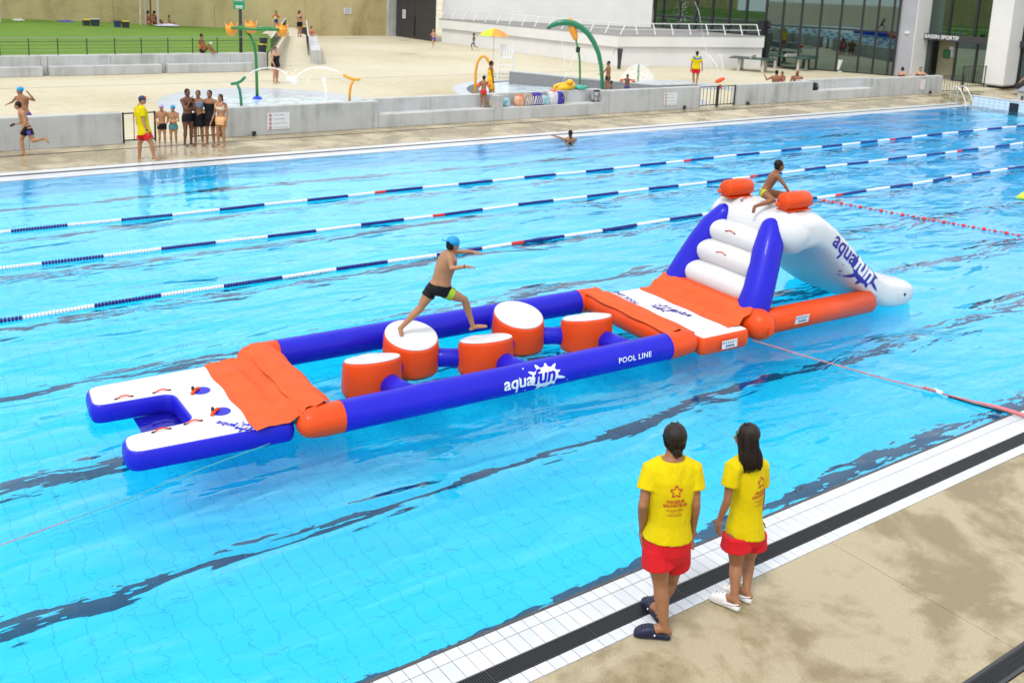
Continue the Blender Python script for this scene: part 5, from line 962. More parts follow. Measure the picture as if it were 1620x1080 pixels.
    mb.tube([hd+fw*.046*hs+up*.006*hs, hd+fw*.057*hs-up*.016*hs], [.0055*hs, .0085*hs], 8, round_=True)
    for s in (-1, 1): mb.ell(hd+rt*s*.041*hs-up*.006*hs-fw*.004*hs, (rt*.006*hs, fw*.011*hs, up*.018*hs), 8, 7)
    mb.ell(hd+fw*.047*hs-up*.035*hs, (rt*.014*hs, fw*.006*hs, up*.006*hs), 8, 6)
    p.body = shell(mb, 'body', SK[sk], root, vox, 3)
    if eyes:
        for s in (-1, 1): MB().ell(hd+rt*s*.0175*hs+fw*.0455*hs+up*.004*hs, (rt*.008*hs, fw*.005*hs, up*.004*hs), 8, 6).build('eye', M_eye, root, smooth=True); MB().tube([hd+rt*s*.008*hs+fw*.050*hs+up*.014*hs, hd+rt*s*.027*hs+fw*.0425*hs+up*.014*hs], .0022*hs, 5).build('eyebrow', M_hair, root)
        MB().ell(hd+fw*.0515*hs-up*.035*hs, (rt*.012*hs, fw*.003*hs, up*.0035*hs), 8, 6).build('mouth', M_lip, root)
    # clothes
    p.cloth = {}
    for c in clothes:
        nm, m, za, zb = c['n'], c['m'], c.get('a', .46), c.get('b', .56); inf = c.get('inf', .006)*H; mb = MB()
        if zb > za:
            n = max(3, int((zb-za)/.03)); mb.rings([ring(lerp(za, zb, i/n), inf+(c.get('flare', 0)*H*(1-i/n))) for i in range(n+1)])
        if c.get('leg'):
            for s in 'lr':
                h_, k_ = L['h'+s], L['k'+s]; e = lerp(h_, k_, c['leg']); q = c.get('lr', 1.); mb.tube([h_+(h_-k_)*.05, lerp(h_, e, .5), e], [.055*H*bl+inf, .052*H*bl*q+inf, (.054 if c['leg'] < .6 else .048)*H*bl*q+inf*1.3], 16)
        if c.get('sl'):
            for s in 'lr':
                a_, e_ = L['s'+s], L['e'+s]; e = lerp(a_, e_, c['sl']); mb.tube([lerp(nk, a_, .35)-V((0, 0, .012*H)), a_+V((0, 0, .002)), lerp(a_, e, .55), e], [.045*H+inf*.3, .036*H+inf*.7, .033*H+inf*.8, .032*H+inf], 14)
        if c.get('straps'):
            for s in (-1, 1):
                pts = []; 
                for z, ang in ((zb-.01, 1), (.80, 1), (.822, .55), (.80, -1), (zb-.01, -1)): R_ = ring(z, .004*H); i = 5 if ang > 0 else 15; i = (i-s*3) if ang > .9 else ((i+s*3) if ang < 0 else (1 if s > 0 else 9)); pts.append(R_[i % 20])
                mb.tube(pts, .011*H, 6)
        o = shell(mb, nm, m, root, c.get('v', vox*.9), c.get('it', 3)); p.cloth[nm] = o
    # hair or cap
    if hair:
        kind, m = hair[0], hair[1]; mb = MB()
        if kind == 'cap':
            o = MB().ell(hd+up*.020*hs-fw*.008*hs, (rt*.047*hs, fw*.056*hs, up*.049*hs), 18, 12).build('swim_cap', m, root, smooth=True)
        else:
            mb.ell(hd+up*.018*hs-fw*.012*hs, (rt*.047*hs, fw*.053*hs, up*.052*hs), 16, 12)
            if kind in ('short',): mb.ell(hd-up*.012*hs-fw*.022*hs, (rt*.043*hs, fw*.035*hs, up*.036*hs), 14, 10)
            if kind in ('bun', 'top_bun', 'tail', 'long', 'ponytail'): mb.ell(hd-up*.015*hs-fw*.020*hs, (rt*.044*hs, fw*.038*hs, up*.040*hs), 14, 10)
            if kind == 'top_bun': mb.ell(hd+up*.062*hs-fw*.03*hs, (rt*.022*hs, fw*.022*hs, up*.02*hs), 10, 8)
            if kind == 'bun': mb.ell(hd-up*.03*hs-fw*.055*hs, (rt*.022*hs, fw*.02*hs, up*.02*hs), 10, 8)
            if kind in ('tail', 'ponytail'): mb.tube([hd-fw*.045*hs, hd-fw*.065*hs-up*.04*hs, hd-fw*.055*hs-up*.10*hs, hd-fw*.05*hs-up*.15*hs], [.018*hs, .02*hs, .016*hs, .006*hs], 8)
            if kind == 'long': mb.tube([hd-fw*.03*hs, hd-fw*.045*hs-up*.06*hs, hd-fw*.045*hs-up*.13*hs], [.04*hs, .038*hs, .02*hs], 10)
            shell(mb, 'hair', m, root, min(vox, .012), 2)
    return p
def cl(n, c, a, b, **k):
    m = c if not isinstance(c, (tuple, str)) else mat(n+'_cloth', c, .8, .3, var=(8, .1), bump=(18, .4, .008)); d = dict(n=n, m=m, a=a, b=b); d.update(k); return d
def fabric(name, c, rough=.85):
    g = NG(name); f = g.noise(6.5, 3, .5, sc3=(1, 1, .35), dist=.5); k_ = g.noise(220, 2, .5); g.set(Base_Color=g.ramp(f, [(.3, tuple(x*.9 for x in c)), (.7, c)]), Roughness=rough, Specular_IOR_Level=.2); g.bump(g.math('ADD', f, g.math('MULTIPLY', k_, .02)), .055, .8); return g.m
M_ty = fabric('lifeguard_yellow', (.60, .475, .0)); M_rs = fabric('lifeguard_red', (.54, .010, .016), .7); M_bk = mat('swim_black', (.006, .006, .008), .6, .2, bump=(20, .3, .006))
CY = mat('cap_cyan', (.0, .30, .62), .45); CB = mat('cap_black', (.012, .012, .016), .4); LT = YAW+pi/2; RTA = YAW-pi/2
tshirt = lambda **k: cl('tshirt', M_ty, .495, .838, sl=.55, inf=.013, flare=.008, **k)
rshorts = lambda **k: cl('shorts', M_rs, .44, .55, leg=.55, inf=.012, lr=1.1, **k)
# ---- two lifeguards on the near deck
ga = YAW+.06
p1 = person('lifeguard with hair in a bun, yellow shirt and red shorts, hand in pocket, back turned', (1046, 996), 1.80, ga,
  dict(al=('g', 1051, 992, .10), tl=('g', 1019, 1000, .035), kl=(1045, 925, -.02), hl=(1040, 866, .0), ar=('g', 1041, 962, .10), tr=('g', 1027, 957, .03), kr=(1061, 918, .22), hr=(1069, 862, .08), nk=(1064, 724, .05), hd=(1066.5, 692, .09), sl=(1029, 745, .03), sr=(1098, 744, .08), el=(1017, 799, -.08), er=(1101, 797, .0), wl=(1016, 838, .05), wr=(1096, 838, .12)),
  face=ga+.10, sk=0, vox=.0085, clothes=[cl('tshirt', M_ty, .545, .842, sl=.56, inf=.015, flare=.008, v=.008, it=4), cl('shorts', M_rs, .455, .57, leg=.45, inf=.012, lr=1.16, v=.008, it=3)], hair=('short', M_strand), hands={'l': ((.0, .05, -1), .3), 'r': ((-.03, .06, -1), .5)}, build=1.05, eyes=True)
p2 = person('lifeguard with long loose hair, sunglasses, yellow shirt and red shorts, back turned', (1160, 948), 1.66, ga+.35,
  dict(al=('g', 1162, 946, .10), tl=('g', 1131, 944, .035), kl=(1164, 893, .0), hl=(1165, 846, .0), ar=('g', 1181, 934, .10), tr=('g', 1148, 931, .035), kr=(1184, 884, .15), hr=(1192, 843, .12), nk=(1183, 722, .08), hd=(1181, 690, .06), sl=(1159, 741, -.06), sr=(1204, 738, .18), el=(1150, 793, -.10), er=(1204, 790, .25), wl=(1138, 822, -.06), wr=(1200, 820, .3)),
  face=LT-.25, sk=0, vox=.0085, clothes=[cl('tshirt', M_ty, .50, .842, sl=.52, inf=.014, flare=.008, v=.008, it=4), cl('shorts', M_rs, .455, .56, leg=.40, inf=.017, lr=1.16, v=.008, it=3)], hair=None, hands={'l': ((-.12, .0, -1), .45)}, build=.95)
def tubehair(p, kind):
    hd, fw, rt, up, hs = p.hd, p.fw, p.rt, p.up, p.hs; R_ = random.Random(4); mb = MB(); mb.ell(hd+up*.018*hs-fw*.012*hs, (rt*.053*hs, fw*.057*hs, up*.056*hs), 20, 14)
    bk = (-fw*.35-FH*.65).normalized() if kind == 'long' else -fw; sd_ = bk.cross(V((0, 0, 1))).normalized()
    LV = ((.05, .004, .034, .036), (.01, .008, .052, .050), (-.04, .020, .052, .046), (-.07, .036, .056, .040), (-.098, .052, .060, .032), (-.124, .062, .058, .024), (-.145, .066, .046, .016)) if kind == 'long' else ((.05, .004, .034, .036), (.01, .008, .050, .050), (-.030, .018, .042, .042), (-.045, .032, .026, .026), (-.052, .046, .012, .014))
    def P(z, c, a, b, th): return hd+up*z*hs+bk*c*hs+sd_*(a*cos(th))*hs+bk*(b*sin(th))*hs
    mb.rings([[P(z, c, a, b, 2*pi*i/18) for i in range(18)] for z, c, a, b in LV]); shell(mb, 'hair', M_strand, p.root, .008, 3)
    mb = MB()
    for i in range(240):
        th = R_.uniform(-.35, pi+.35); s = R_.uniform(.98, 1.07); ln = R_.uniform(.86, 1.1); q = R_.uniform(-.006, .006); pts = [P(.072*R_.uniform(.95, 1.02), -.004, .012, .02, th)]
        for z, c, a, b in LV: pts.append(P(z*(ln if z < -.05 else 1), c, a*s+q*(z < -.06), b*s, th))
        mb.tube(pts, [.0017*hs]*len(pts), 4)
    mb.build('hair_strands', M_strand, p.root, smooth=True)['kind'] = 'stuff'
tubehair(p1, 'short'); tubehair(p2, 'long')
b_ = MB(); c_ = p1.hd-p1.fw*.052*p1.hs-p1.up*.047*p1.hs
for i in range(16): a = i*2.4; r_ = .012*p1.hs*(i % 3+1)/2; b_.ell(c_+p1.rt*r_*cos(a)+p1.up*r_*sin(a)*.8-p1.fw*.004*(i % 2), (p1.rt*.011*p1.hs, p1.fw*.014*p1.hs, p1.up*.010*p1.hs), 8, 6)
shell(b_, 'hair_bun', M_strand, p1.root, .006, 2); MB().tube([c_+p1.up*.020*p1.hs+p1.fw*.008+p1.rt*.020*cos(t)*p1.hs+p1.up*.006*sin(t) for t in [k*pi/6 for k in range(12)]], .004*p1.hs, 5, closed=True).build('hair_tie', M_cord, p1.root)
gl_ = MB()
M_lens = mat('green_mirror_lens', (.02, .45, .12), .1, metal=.8)
for s in (-1, 1): MB().ell(p2.hd+p2.rt*s*.0185*p2.hs+p2.fw*.050*p2.hs+p2.up*.003*p2.hs, (p2.rt*.016*p2.hs, p2.fw*.004*p2.hs, p2.up*.012*p2.hs), 10, 7).build('sunglass_lens', M_lens, p2.root, smooth=True); MB().tube([p2.hd+p2.rt*s*.033*p2.hs+p2.fw*.046*p2.hs+p2.up*.008*p2.hs, p2.hd+p2.rt*s*.044*p2.hs+p2.up*.008*p2.hs], .002*p2.hs, 5).build('sunglass_arm', M_black, p2.root)
# clogs
def clog(p, a, t, m, name='clog'):
    a, t = V(a), V(t); d = V((t.x-a.x, t.y-a.y, 0)).normalized(); s = V((-d.y, d.x, 0)); hb = V((a.x, a.y, 0))-d*.055; L_ = .285*p.H/1.72; out = []
    mb = MB(); R = []
    for f_, w_, z1 in ((0, .026, .045), (.03, .036, .05), (.12, .042, .052), (.3, .040, .055), (.5, .044, .062), (.7, .051, .066), (.85, .050, .058), (.95, .040, .045), (1, .020, .03)):
        c = hb+d*L_*f_; R.append([c+s*(w_*math.copysign(abs(cos(q))**.7, cos(q)))+V((0, 0, .004+z1*.5+z1*.5*math.copysign(abs(sin(q))**.6, sin(q)))) for q in [2*pi*i/18 for i in range(18)]])
    mb.rings(R); 
    for f_, w_, z1 in ((0, .0, 0),): pass
    R = []
    for f_, w_, z1 in ((.40, .046, .075), (.48, .050, .100), (.62, .054, .098), (.78, .054, .082), (.90, .046, .062), (.985, .024, .04)):
        c = hb+d*L_*f_; R.append([c+s*(w_*math.copysign(abs(cos(q))**.8, cos(q)))+V((0, 0, .012+z1*.5+z1*.5*math.copysign(abs(sin(q))**.7, sin(q)))) for q in [2*pi*i/18 for i in range(18)]])
    mb.rings(R); o = shell(mb, name, m, p.root, .006, 2)
    for (f_, q) in ((.60, -.022), (.60, .0), (.60, .022), (.70, -.03), (.70, -.01), (.70, .012), (.70, .032), (.80, -.022), (.80, .0), (.80, .022)): c = hb+d*L_*f_+s*q; zz = .012+(.099 if f_ < .65 else .092 if f_ < .75 else .082)*(1-(abs(q)/.054)**2*.35); MB().ell(c+V((0, 0, zz-.001)), (.0055, .0055, .004), 7, 5).build('vent_hole', M_pit, p.root)
    for q in (-1, 1): MB().tube([hb+d*L_*.44+s*q*.05+V((0, 0, .055)), hb+d*L_*.2+s*q*.047+V((0, 0, .062)), hb+d*L_*.02+s*q*.02+V((0, 0, .07))], .006, 6).build('heel_strap', m, p.root); MB().ell(hb+d*L_*.44+s*q*.052+V((0, 0, .055)), (.008, .008, .008), 8, 6).build('rivet', M_logow, p.root)
M_navyc = mat('clog_navy', (.008, .012, .045), .5, bump=(30, .2, .004)); M_whc = mat('clog_white', (.78, .77, .76), .5, bump=(30, .2, .004))
for p, m in ((p1, M_navyc), (p2, M_whc)):
    for s in 'lr': clog(p, p.L['a'+s], p.L['t'+s], m)
# ---- boy leaping over the pods
pc2 = loc(2.07, 1.22, 0); pc3 = loc(2.95, .78, 0); ft = V((pc2.x, pc2.y, 0)); d2 = depth(ft); dd3 = depth(loc(3.0, .98, 0))-d2
def pod_hit(x, y, pd):
    d = ray(x, y); t = 8.
    for _ in range(40): P = CAM+d*t; q = unloc(P); e = q.z-(podz(pd, 0, q.y)+.02); t += e/abs(d.z)*.8
    return CAM+d*t
f2 = pod_hit(635.5, 532, pods[1]); f3 = pod_hit(756, 526, pods[2]); d2 = depth(ft)
boy = person('boy in blue cap and black lime swim shorts leaping between the orange pods', ft, 1.42, YAW-1.05,
  dict(al=D(633, 519.5, depth(f2)+.03), tl=f2+V((0, 0, .02)), kl=(665, 487, -.02), hl=(683, 458, .02), hr=(704, 461, dd3*.35-.05), kr=(735, 474, dd3*.7-.06), ar=(748.5, 517, dd3), tr=(769, 516, dd3), nk=(712, 398, .02), hd=(716.5, 387.5, .0), sl=(702, 402, .12), sr=(712.5, 408, -.12), el=(730, 398, .22), wl=(749, 398.5, .24), er=(714, 424.5, -.2), wr=(738, 421.5, -.22)),
  face=YAW-1.0, sk=2, vox=.009, headk=1.12, build=1.14, pitch=-.25, clothes=[cl('swim_shorts', M_bk, .45, .565, leg=.36, inf=.006, v=.009)], hair=('short', M_hair), hands={'l': ((.9, -.6, -.1), .25), 'r': ((.9, -.5, -.1), .35)})
h_, f_, r_, u_, s_ = boy.hd, boy.fw, boy.rt, boy.up, boy.hs
MB().ell(h_+u_*.026*s_-f_*.006*s_, (r_*.051*s_, f_*.058*s_, u_*.050*s_), 20, 14).build('cap', CY, boy.root, smooth=True); MB().ell(h_+u_*.026*s_-f_*.082*s_, (r_*.03*s_, f_*.036*s_, u_*.006*s_), 14, 8).build('cap_visor', CY, boy.root, smooth=True)
mb = MB(); a = boy.L['hr']; b = boy.L['kr']; MB().tube([lerp(a, b, .06)+boy.rt*.012, lerp(a, b, .34)+boy.rt*.012], [.064*1.42*1.0, .060*1.42], 16).build('lime_panel', mat('lime_cloth', (.35, .55, .02), .7), boy.root)
MB().tube([lerp(boy.L['er'], boy.L['wr'], .86)+V((.028*cos(t)*RH.y, 0, .028*sin(t)))*0+(FH*.026*cos(t)+V((0, 0, 1))*.026*sin(t)) for t in [k*pi/6 for k in range(12)]], .006, 5, closed=True).build('wristband', M_cord, boy.root)
# ---- boy sitting on top of the slide
sp_ = loc(8.1, .86, 1.76); sb_ = person('boy with dark hair and lime swim trunks sitting astride the slide top', sp_, 1.28, YAW-1.3,
  dict(pel=(1206.5, 305, .0), nk=(1228, 272, -.02), hd=(1233, 262.5, -.02), sl=(1224, 276, .14), sr=(1230, 279, -.13), er=(1241, 293, -.2), wr=(1249, 305, -.2), el=(1240, 290, .22), wl=(1247, 303, .24), hl=(1209, 305, .08), hr=(1208, 306, -.08), kr=(1223.5, 317, -.26), ar=(1194, 326.5, -.34), tr=(1191.5, 336, -.36), kl=(1246, 308, .22), al=(1229, 311, .32), tl=(1222, 313, .33)),
  face=YAW-1.35, sk=4, vox=.010, headk=1.12, build=.95, clothes=[cl('swim_trunks', mat('lime_trunks', (.42, .55, .02), .7), .45, .55, leg=.16, inf=.006, v=.01)], hair=('short', M_hair), hands={'r': ((.7, -.5, -.5), .3), 'l': ((.7, -.5, -.5), .3)})
# ---- far poolside, left
r1 = person('bare-chested boy in black and violet trunks running along the concrete wall', (38, 246), 1.45, LT+.15,
  dict(pel=(43, 205), nk=(32, 174), hd=(28, 167), sl=(33, 180, .14), sr=(36, 180, -.14), er=(40.5, 195, -.18), wr=(34.5, 205, -.2), el=(33, 194, .22), wl=(27, 196.5, .2), hl=(40, 205, .06), kl=(34, 222, .04), al=(38, 243.5, .0), tl=(30, 246.5), hr=(46, 205, -.06), kr=(52, 223, -.1), ar=(71, 219, -.1), tr=(77, 226, -.1)),
  sk=2, headk=1.1, vox=.014, pitch=-.2, face=LT+.2, clothes=[cl('swim_shorts', M_bk, .44, .565, leg=.5, inf=.006)], hair=('short', M_hair))
MB().tube([r1.L['wl']-RH*.08, r1.L['wl']-RH*.16-V((0, 0, .05))], .03, 6, round_=True).build('goggles', M_cord, r1.root); MB().tube([lerp(r1.L['hr'], r1.L['kr'], .1)-FH*.045, lerp(r1.L['hr'], r1.L['kr'], .46)-FH*.045], [.06, .055], 10).build('violet_panel', mat('violet_cloth', (.07, .04, .35), .7), r1.root)
person('boy in cyan swim cap behind the low wall with elbows raised', V((onY(40, 200, 24.0).x, 24.0, 0)), 1.50, LT+.9,
  dict(pel=(43, 184), nk=(33.5, 151), hd=(31.5, 143.5), sl=(25.5, 155), sr=(42, 155), el=(19.5, 161.5), wl=(14, 164, -.1), er=(54.5, 159), wr=(45.5, 148, -.1)), face=LT+.1, sk=0, headk=1.08, clothes=[cl('swim_shorts', (.06, .04, .30), .44, .565, leg=.4)], hair=('cap', CY))
lg = person('barefoot lifeguard in cap, yellow shirt and red shorts walking beside the pool', (232, 252.5), 1.66, RTA-.1,
  dict(pel=(229, 212), nk=(221.5, 167), hd=(225.5, 158.5), sl=(216.5, 172.5, .16), sr=(225.5, 173, -.16), er=(227.5, 194, -.22), wr=(232.5, 207, -.24), el=(217, 194, .22), wl=(222, 206, .24), hl=(226, 212, .1), kl=(221, 227, .1), al=(220.5, 250, .1), tl=(228, 253.5, .1), hr=(232, 212, -.08), kr=(239.5, 227, -.1), ar=(243.5, 248.5, -.1), tr=(251, 252.5, -.1)),
  sk=2, vox=.014, build=1.15, clothes=[tshirt(), rshorts()], hair=('short', M_hair))
MB().ell(lg.hd+lg.up*.03*lg.hs-lg.fw*.004, (lg.rt*.05*lg.hs, lg.fw*.058*lg.hs, lg.up*.042*lg.hs), 16, 10).build('cap', mat('cap_navy', (.03, .04, .10), .7), lg.root, smooth=True); MB().ell(lg.hd+lg.up*.018*lg.hs+lg.fw*.075*lg.hs, (lg.rt*.036*lg.hs, lg.fw*.04*lg.hs, lg.up*.005*lg.hs), 12, 6).build('cap_visor', mat('visor_grey', (.3, .4, .55), .5), lg.root, smooth=True); MB().ell(lg.hd+lg.up*.045*lg.hs+lg.fw*.045*lg.hs, (lg.rt*.035*lg.hs, lg.fw*.012*lg.hs, lg.up*.014*lg.hs), 10, 6).build('goggles', M_or, lg.root)
MB().tube([lerp(lg.L['er'], lg.L['wr'], .9)+(FH*cos(t)+RH*sin(t))*.034 for t in [k*pi/5 for k in range(10)]], .012, 5, closed=True).build('watch', M_cord, lg.root)
DA = TOCAM
person('small boy in lilac swim cap and black trunks, hands behind him', (257, 231.5), 1.17, DA+.3, dict(wl=('l', -.10, -.07, .52), wr=('l', .10, .05, .56), el=('l', -.155, -.03, .64)), sk=2, headk=1.2, build=.95, clothes=[cl('swim_shorts', M_bk, .42, .56, leg=.42)], hair=('cap', mat('cap_lilac', (.42, .38, .70), .45)))
person('small boy in cyan swim cap with red goggles and arms crossed', (275, 231.5), 1.15, DA+.1, dict(el=('l', -.14, .03, .63), wl=('l', .05, .10, .62), er=('l', .14, .03, .63), wr=('l', -.05, .11, .60)), sk=2, headk=1.2, build=.95, clothes=[cl('swim_shorts', mat('leaf_print', (.03, .12, .06), .7, var=(26, .8), c2=(.10, .3, .5)), .42, .56, leg=.36)], hair=('cap', CY))
person('girl in black bikini top and black shorts with hand at her mouth', (298, 231), 1.62, DA+.9, dict(er=('l', .10, .10, .66), wr=('l', .02, .13, .82), el=('l', -.10, .06, .64), wl=('l', .02, .12, .66)), face=DA+.9, sk=3, clothes=[cl('swim_shorts', M_bk, .43, .575, leg=.34), cl('bikini_top', M_bk, .70, .755, straps=True)], hair=('bun', M_hair))
person('girl in patterned crop top and black skirt among her friends', (315, 229.5), 1.56, DA+.1, dict(er=('l', .17, .0, .66), wr=('l', .20, .10, .60), el=('l', -.15, .02, .64), wl=('l', -.06, .10, .60)), sk=0, clothes=[cl('skirt', M_bk, .34, .585, inf=.02), cl('crop_top', mat('floral_top', (.03, .06, .14), .7, var=(26, .8), c2=(.34, .36, .5)), .685, .79, straps=True)], hair=('bun', M_hairb))
person('girl in black strapless dress with arms around her friends', (333, 230.5), 1.58, DA-.1, dict(el=('l', -.22, .03, .74), wl=('l', -.28, .08, .78), er=('l', .22, .03, .74), wr=('l', .26, .10, .77)), sk=0, clothes=[cl('dress', M_bk, .36, .765, inf=.012)], hair=('tail', M_hair))
person('girl in pale bikini with patterned sarong holding a phone', (350, 232.5), 1.50, DA-.3, dict(wr=('l', .15, .08, .47)), face=DA-.5, sk=2, clothes=[cl('bikini_top', (.75, .62, .42), .70, .76, straps=True), cl('sarong', mat('sarong_print', (.62, .28, .16), .8, var=(24, .9), c2=(.72, .55, .2)), .42, .575, inf=.012), cl('bikini_bottom', M_bk, .44, .5, leg=.14)], hair=('tail', M_hairb))
# ---- plaza
person('woman in black one-piece swimsuit standing behind the water arcs', (436, 132), 1.56, RTA-.5, dict(er=('l', .16, .02, .64), wr=('l', .15, .10, .50)), face=RTA-.9, sk=1, build=1.38, vox=.02, clothes=[cl('swimsuit', M_bk, .44, .76, leg=.2, straps=True)], hair=('bun', M_hairb))
person('woman in black bikini top and black shorts leaning on the ramp handrail', G(474, 59, .6), 1.62, LT+2.6, dict(er=('l', .14, .10, .68), wr=('l', .12, .26, .72)), face=RTA, sk=1, build=1.1, vox=.022, clothes=[cl('shorts', M_bk, .42, .575, leg=.5, inf=.014), cl('bikini_top', M_bk, .69, .76, straps=True)], hair=('tail', M_hairb), z0=.6)
M_armb = mat('armband_orange', (.85, .12, .04), .4)
def armbands(p):
    for s in 'lr': a, b = p.L['s'+s], p.L['e'+s]; MB().tube([lerp(a, b, .35), lerp(a, b, .5), lerp(a, b, .85), lerp(a, b, 1.)], [.03, .075, .075, .03], 12).build('armband', M_armb, p.root, smooth=True)
c = person('small child with orange armbands holding a ball at the ramp top', G(437, 47, .95), 1.12, DA, dict(el=('l', -.2, .02, .68), er=('l', .2, .02, .68), wl=('l', -.08, .12, .62), wr=('l', .08, .12, .62)), sk=0, headk=1.25, vox=.022, clothes=[cl('swim_shorts', (.05, .04, .3), .43, .56, leg=.4)], hair=('short', M_hair)); armbands(c); MB().ell(c.L['wl'].lerp(c.L['wr'], .5)+V((0, 0, .02))-FH*.1, (.09, .09, .09), 12, 8).build('ball', mat('ball_lime', (.6, .72, .2), .5), c.root, smooth=True)
SIT = dict(hl=('l', -.055, 0, .06), hr=('l', .055, 0, .06), nk=('l', 0, -.03, .40), sl=('l', -.108, -.03, .355), sr=('l', .108, -.03, .355), hd=('l', 0, .0, .485), el=('l', -.14, .03, .20), er=('l', .14, .03, .20), wl=('l', -.10, .16, .14), wr=('l', .10, .16, .14), kl=('l', -.07, .20, .20), kr=('l', .07, .20, .20), al=('l', -.07, .34, .04), ar=('l', .07, .34, .04), tl=('l', -.08, .44, .02), tr=('l', .08, .44, .02))
def sit(**k): d = dict(SIT); d.update(k); return d
LEGD = dict(kl=('l', -.06, .22, .05), kr=('l', .06, .22, .05), al=('l', -.06, .24, -.18), ar=('l', .06, .24, -.18), tl=('l', -.06, .33, -.21), tr=('l', .06, .33, -.21))
q = person('child in pink swimwear with orange armbands sitting on the ramp parapet', G(493, 58, .78), 1.05, RTA-.6, sit(**LEGD), sk=1, headk=1.25, vox=.022, clothes=[cl('swimsuit', (.62, .12, .14), .45, .74)], hair=('top_bun', M_hair)); armbands(q)
person('woman in pink swimwear sitting left under the staked tree', G(235, 39.5, .86), 1.6, RTA+.5, sit(), sk=0, vox=.024, clothes=[cl('swim_bottom', (.80, .12, .12), .44, .56, leg=.3), cl('bikini_top', (.75, .2, .15), .69, .76)], hair=('tail', M_hair)); person('woman in pink swimwear sitting right under the staked tree', G(245, 39.5, .86), 1.6, RTA+.9, sit(), sk=4, vox=.024, clothes=[cl('swim_bottom', (.80, .12, .12), .44, .56, leg=.3), cl('bikini_top', (.7, .15, .15), .69, .76)], hair=('tail', M_hair))
person('child sitting on a lilac towel on the lawn', G(268, 40, .88), 1.1, RTA, sit(), sk=0, headk=1.2, vox=.024, clothes=[cl('swim_shorts', (.5, .45, .7), .44, .56, leg=.3)], hair=('short', M_hair))
wo_ = person('woman in orange bandeau sitting at the wire fence with a snack', G(320, 84, .82), 1.6, RTA-.1, sit(er=('l', .13, .12, .17), wr=('l', .08, .24, .26)), sk=4, vox=.02, build=1.15, clothes=[cl('bandeau', (.85, .22, .03), .60, .72), cl('swim_bottom', M_bk, .44, .56, leg=.3)], hair=('top_bun', M_hair)); MB().ell(wo_.L['wr']+V((.08, 0, .06)), (.07, .07, .05), 8, 6).build('snack', M_sign, wo_.root)
RUN = dict(kl=('l', -.05, .14, .30), al=('l', -.05, .04, .10), tl=('l', -.05, .12, .05), kr=('l', .05, -.03, .27), ar=('l', .05, -.22, .20), tr=('l', .05, -.27, .12), el=('l', -.13, -.10, .66), wl=('l', -.12, .02, .62), er=('l', .13, .06, .64), wr=('l', .10, .16, .70))
RUN2 = dict(RUN); RUN2.update(al=('l', -.05, .06, .045), tl=('l', -.06, .16, .012))
person('small fair child in blue trunks running past the dark double door', (685, 75), 1.15, DA-.5, RUN2, sk=1, headk=1.2, vox=.024, clothes=[cl('swim_shorts', (.05, .06, .45), .43, .56, leg=.4)], hair=('short', mat('hair_fair', (.30, .19, .08), .5)))
person('small dark child in lilac trunks running past the white annex', (749, 80), 1.1, LT, RUN2, sk=3, headk=1.2, vox=.024, clothes=[cl('swim_shorts', (.35, .33, .6), .43, .56, leg=.36)], hair=('short', M_hair))
person('woman wrapped in a yellow dress standing in the paddling pool', (775, 157.5), 1.58, RTA+.15, dict(er=('l', .12, .02, .66), wr=('l', .11, .06, .50)), sk=4, vox=.018, build=1.1, clothes=[cl('dress', mat('yellow_dress', (.80, .55, .0), .8, var=(5, .4), c2=(.72, .30, .01)), .16, .76, inf=.012, straps=True)], hair=('bun', M_hair))
c = person('child in red trunks and orange armbands standing on the bench', V((onY(764, 172, YW+.3).x, YW+.3, .44)), 1.12, YAW-.1, dict(el=('l', -.19, .04, .66), er=('l', .19, .04, .66), wl=('l', -.16, .16, .60), wr=('l', .16, .14, .60)), sk=0, headk=1.2, vox=.016, build=1.0, clothes=[cl('swim_shorts', (.65, .03, .06), .44, .57, leg=.26)], hair=('short', M_hair)); armbands(c)
person('boy in black trunks wading past the green arch', (960, 150.5), 1.5, LT+.2, dict(er=('l', .14, .10, .64), wr=('l', .12, .22, .60)), sk=4, vox=.018, clothes=[cl('swim_shorts', M_bk, .44, .56, leg=.34)], hair=('short', M_hair))
person('child low in the water behind the wall, only the head showing', V((onY(966, 150, 25.4).x, 25.4, -.10)), 1.0, LT, {}, sk=3, headk=1.2, vox=.02, clothes=[cl('swim_shorts', (.05, .05, .2), .44, .56, leg=.3)], hair=('short', M_hair))
c = person('child with orange armbands playing in the paddling pool', V((onY(991, 150, 25.8).x, 25.8, .012)), 1.08, DA, dict(el=('l', -.28, .05, .74), er=('l', .28, .05, .74), wl=('l', -.3, .2, .7), wr=('l', .3, .2, .7)), sk=3, headk=1.2, vox=.02, clothes=[cl('swim_shorts', (.05, .05, .2), .44, .56, leg=.3)], hair=('short', M_hair)); armbands(c)
l3 = person('lifeguard with blue hood collar, yellow shirt and red shorts crossing the terrace', (1099, 136.5), 1.72, YAW-.2, dict(al=('l', -.03, .04, .045), ar=('l', .04, -.03, .045), er=('l', .16, -.01, .64), wr=('l', .17, .04, .50)), sk=2, vox=.018, clothes=[tshirt(), rshorts()], hair=('short', M_hair)); MB().tube([l3.L['nk']-FH*.10+RH*.16*cos(t)+V((0, 0, -.02-.09*sin(t))) for t in [k*pi/8 for k in range(9)]], .05, 8, round_=True).build('hood', mat('hood_blue', (.05, .22, .6), .7), l3.root, smooth=True)
def behind(px, py, Yb, H): P = onY(px, py, Yb); return V((P.x, Yb, P.z-.93*H))
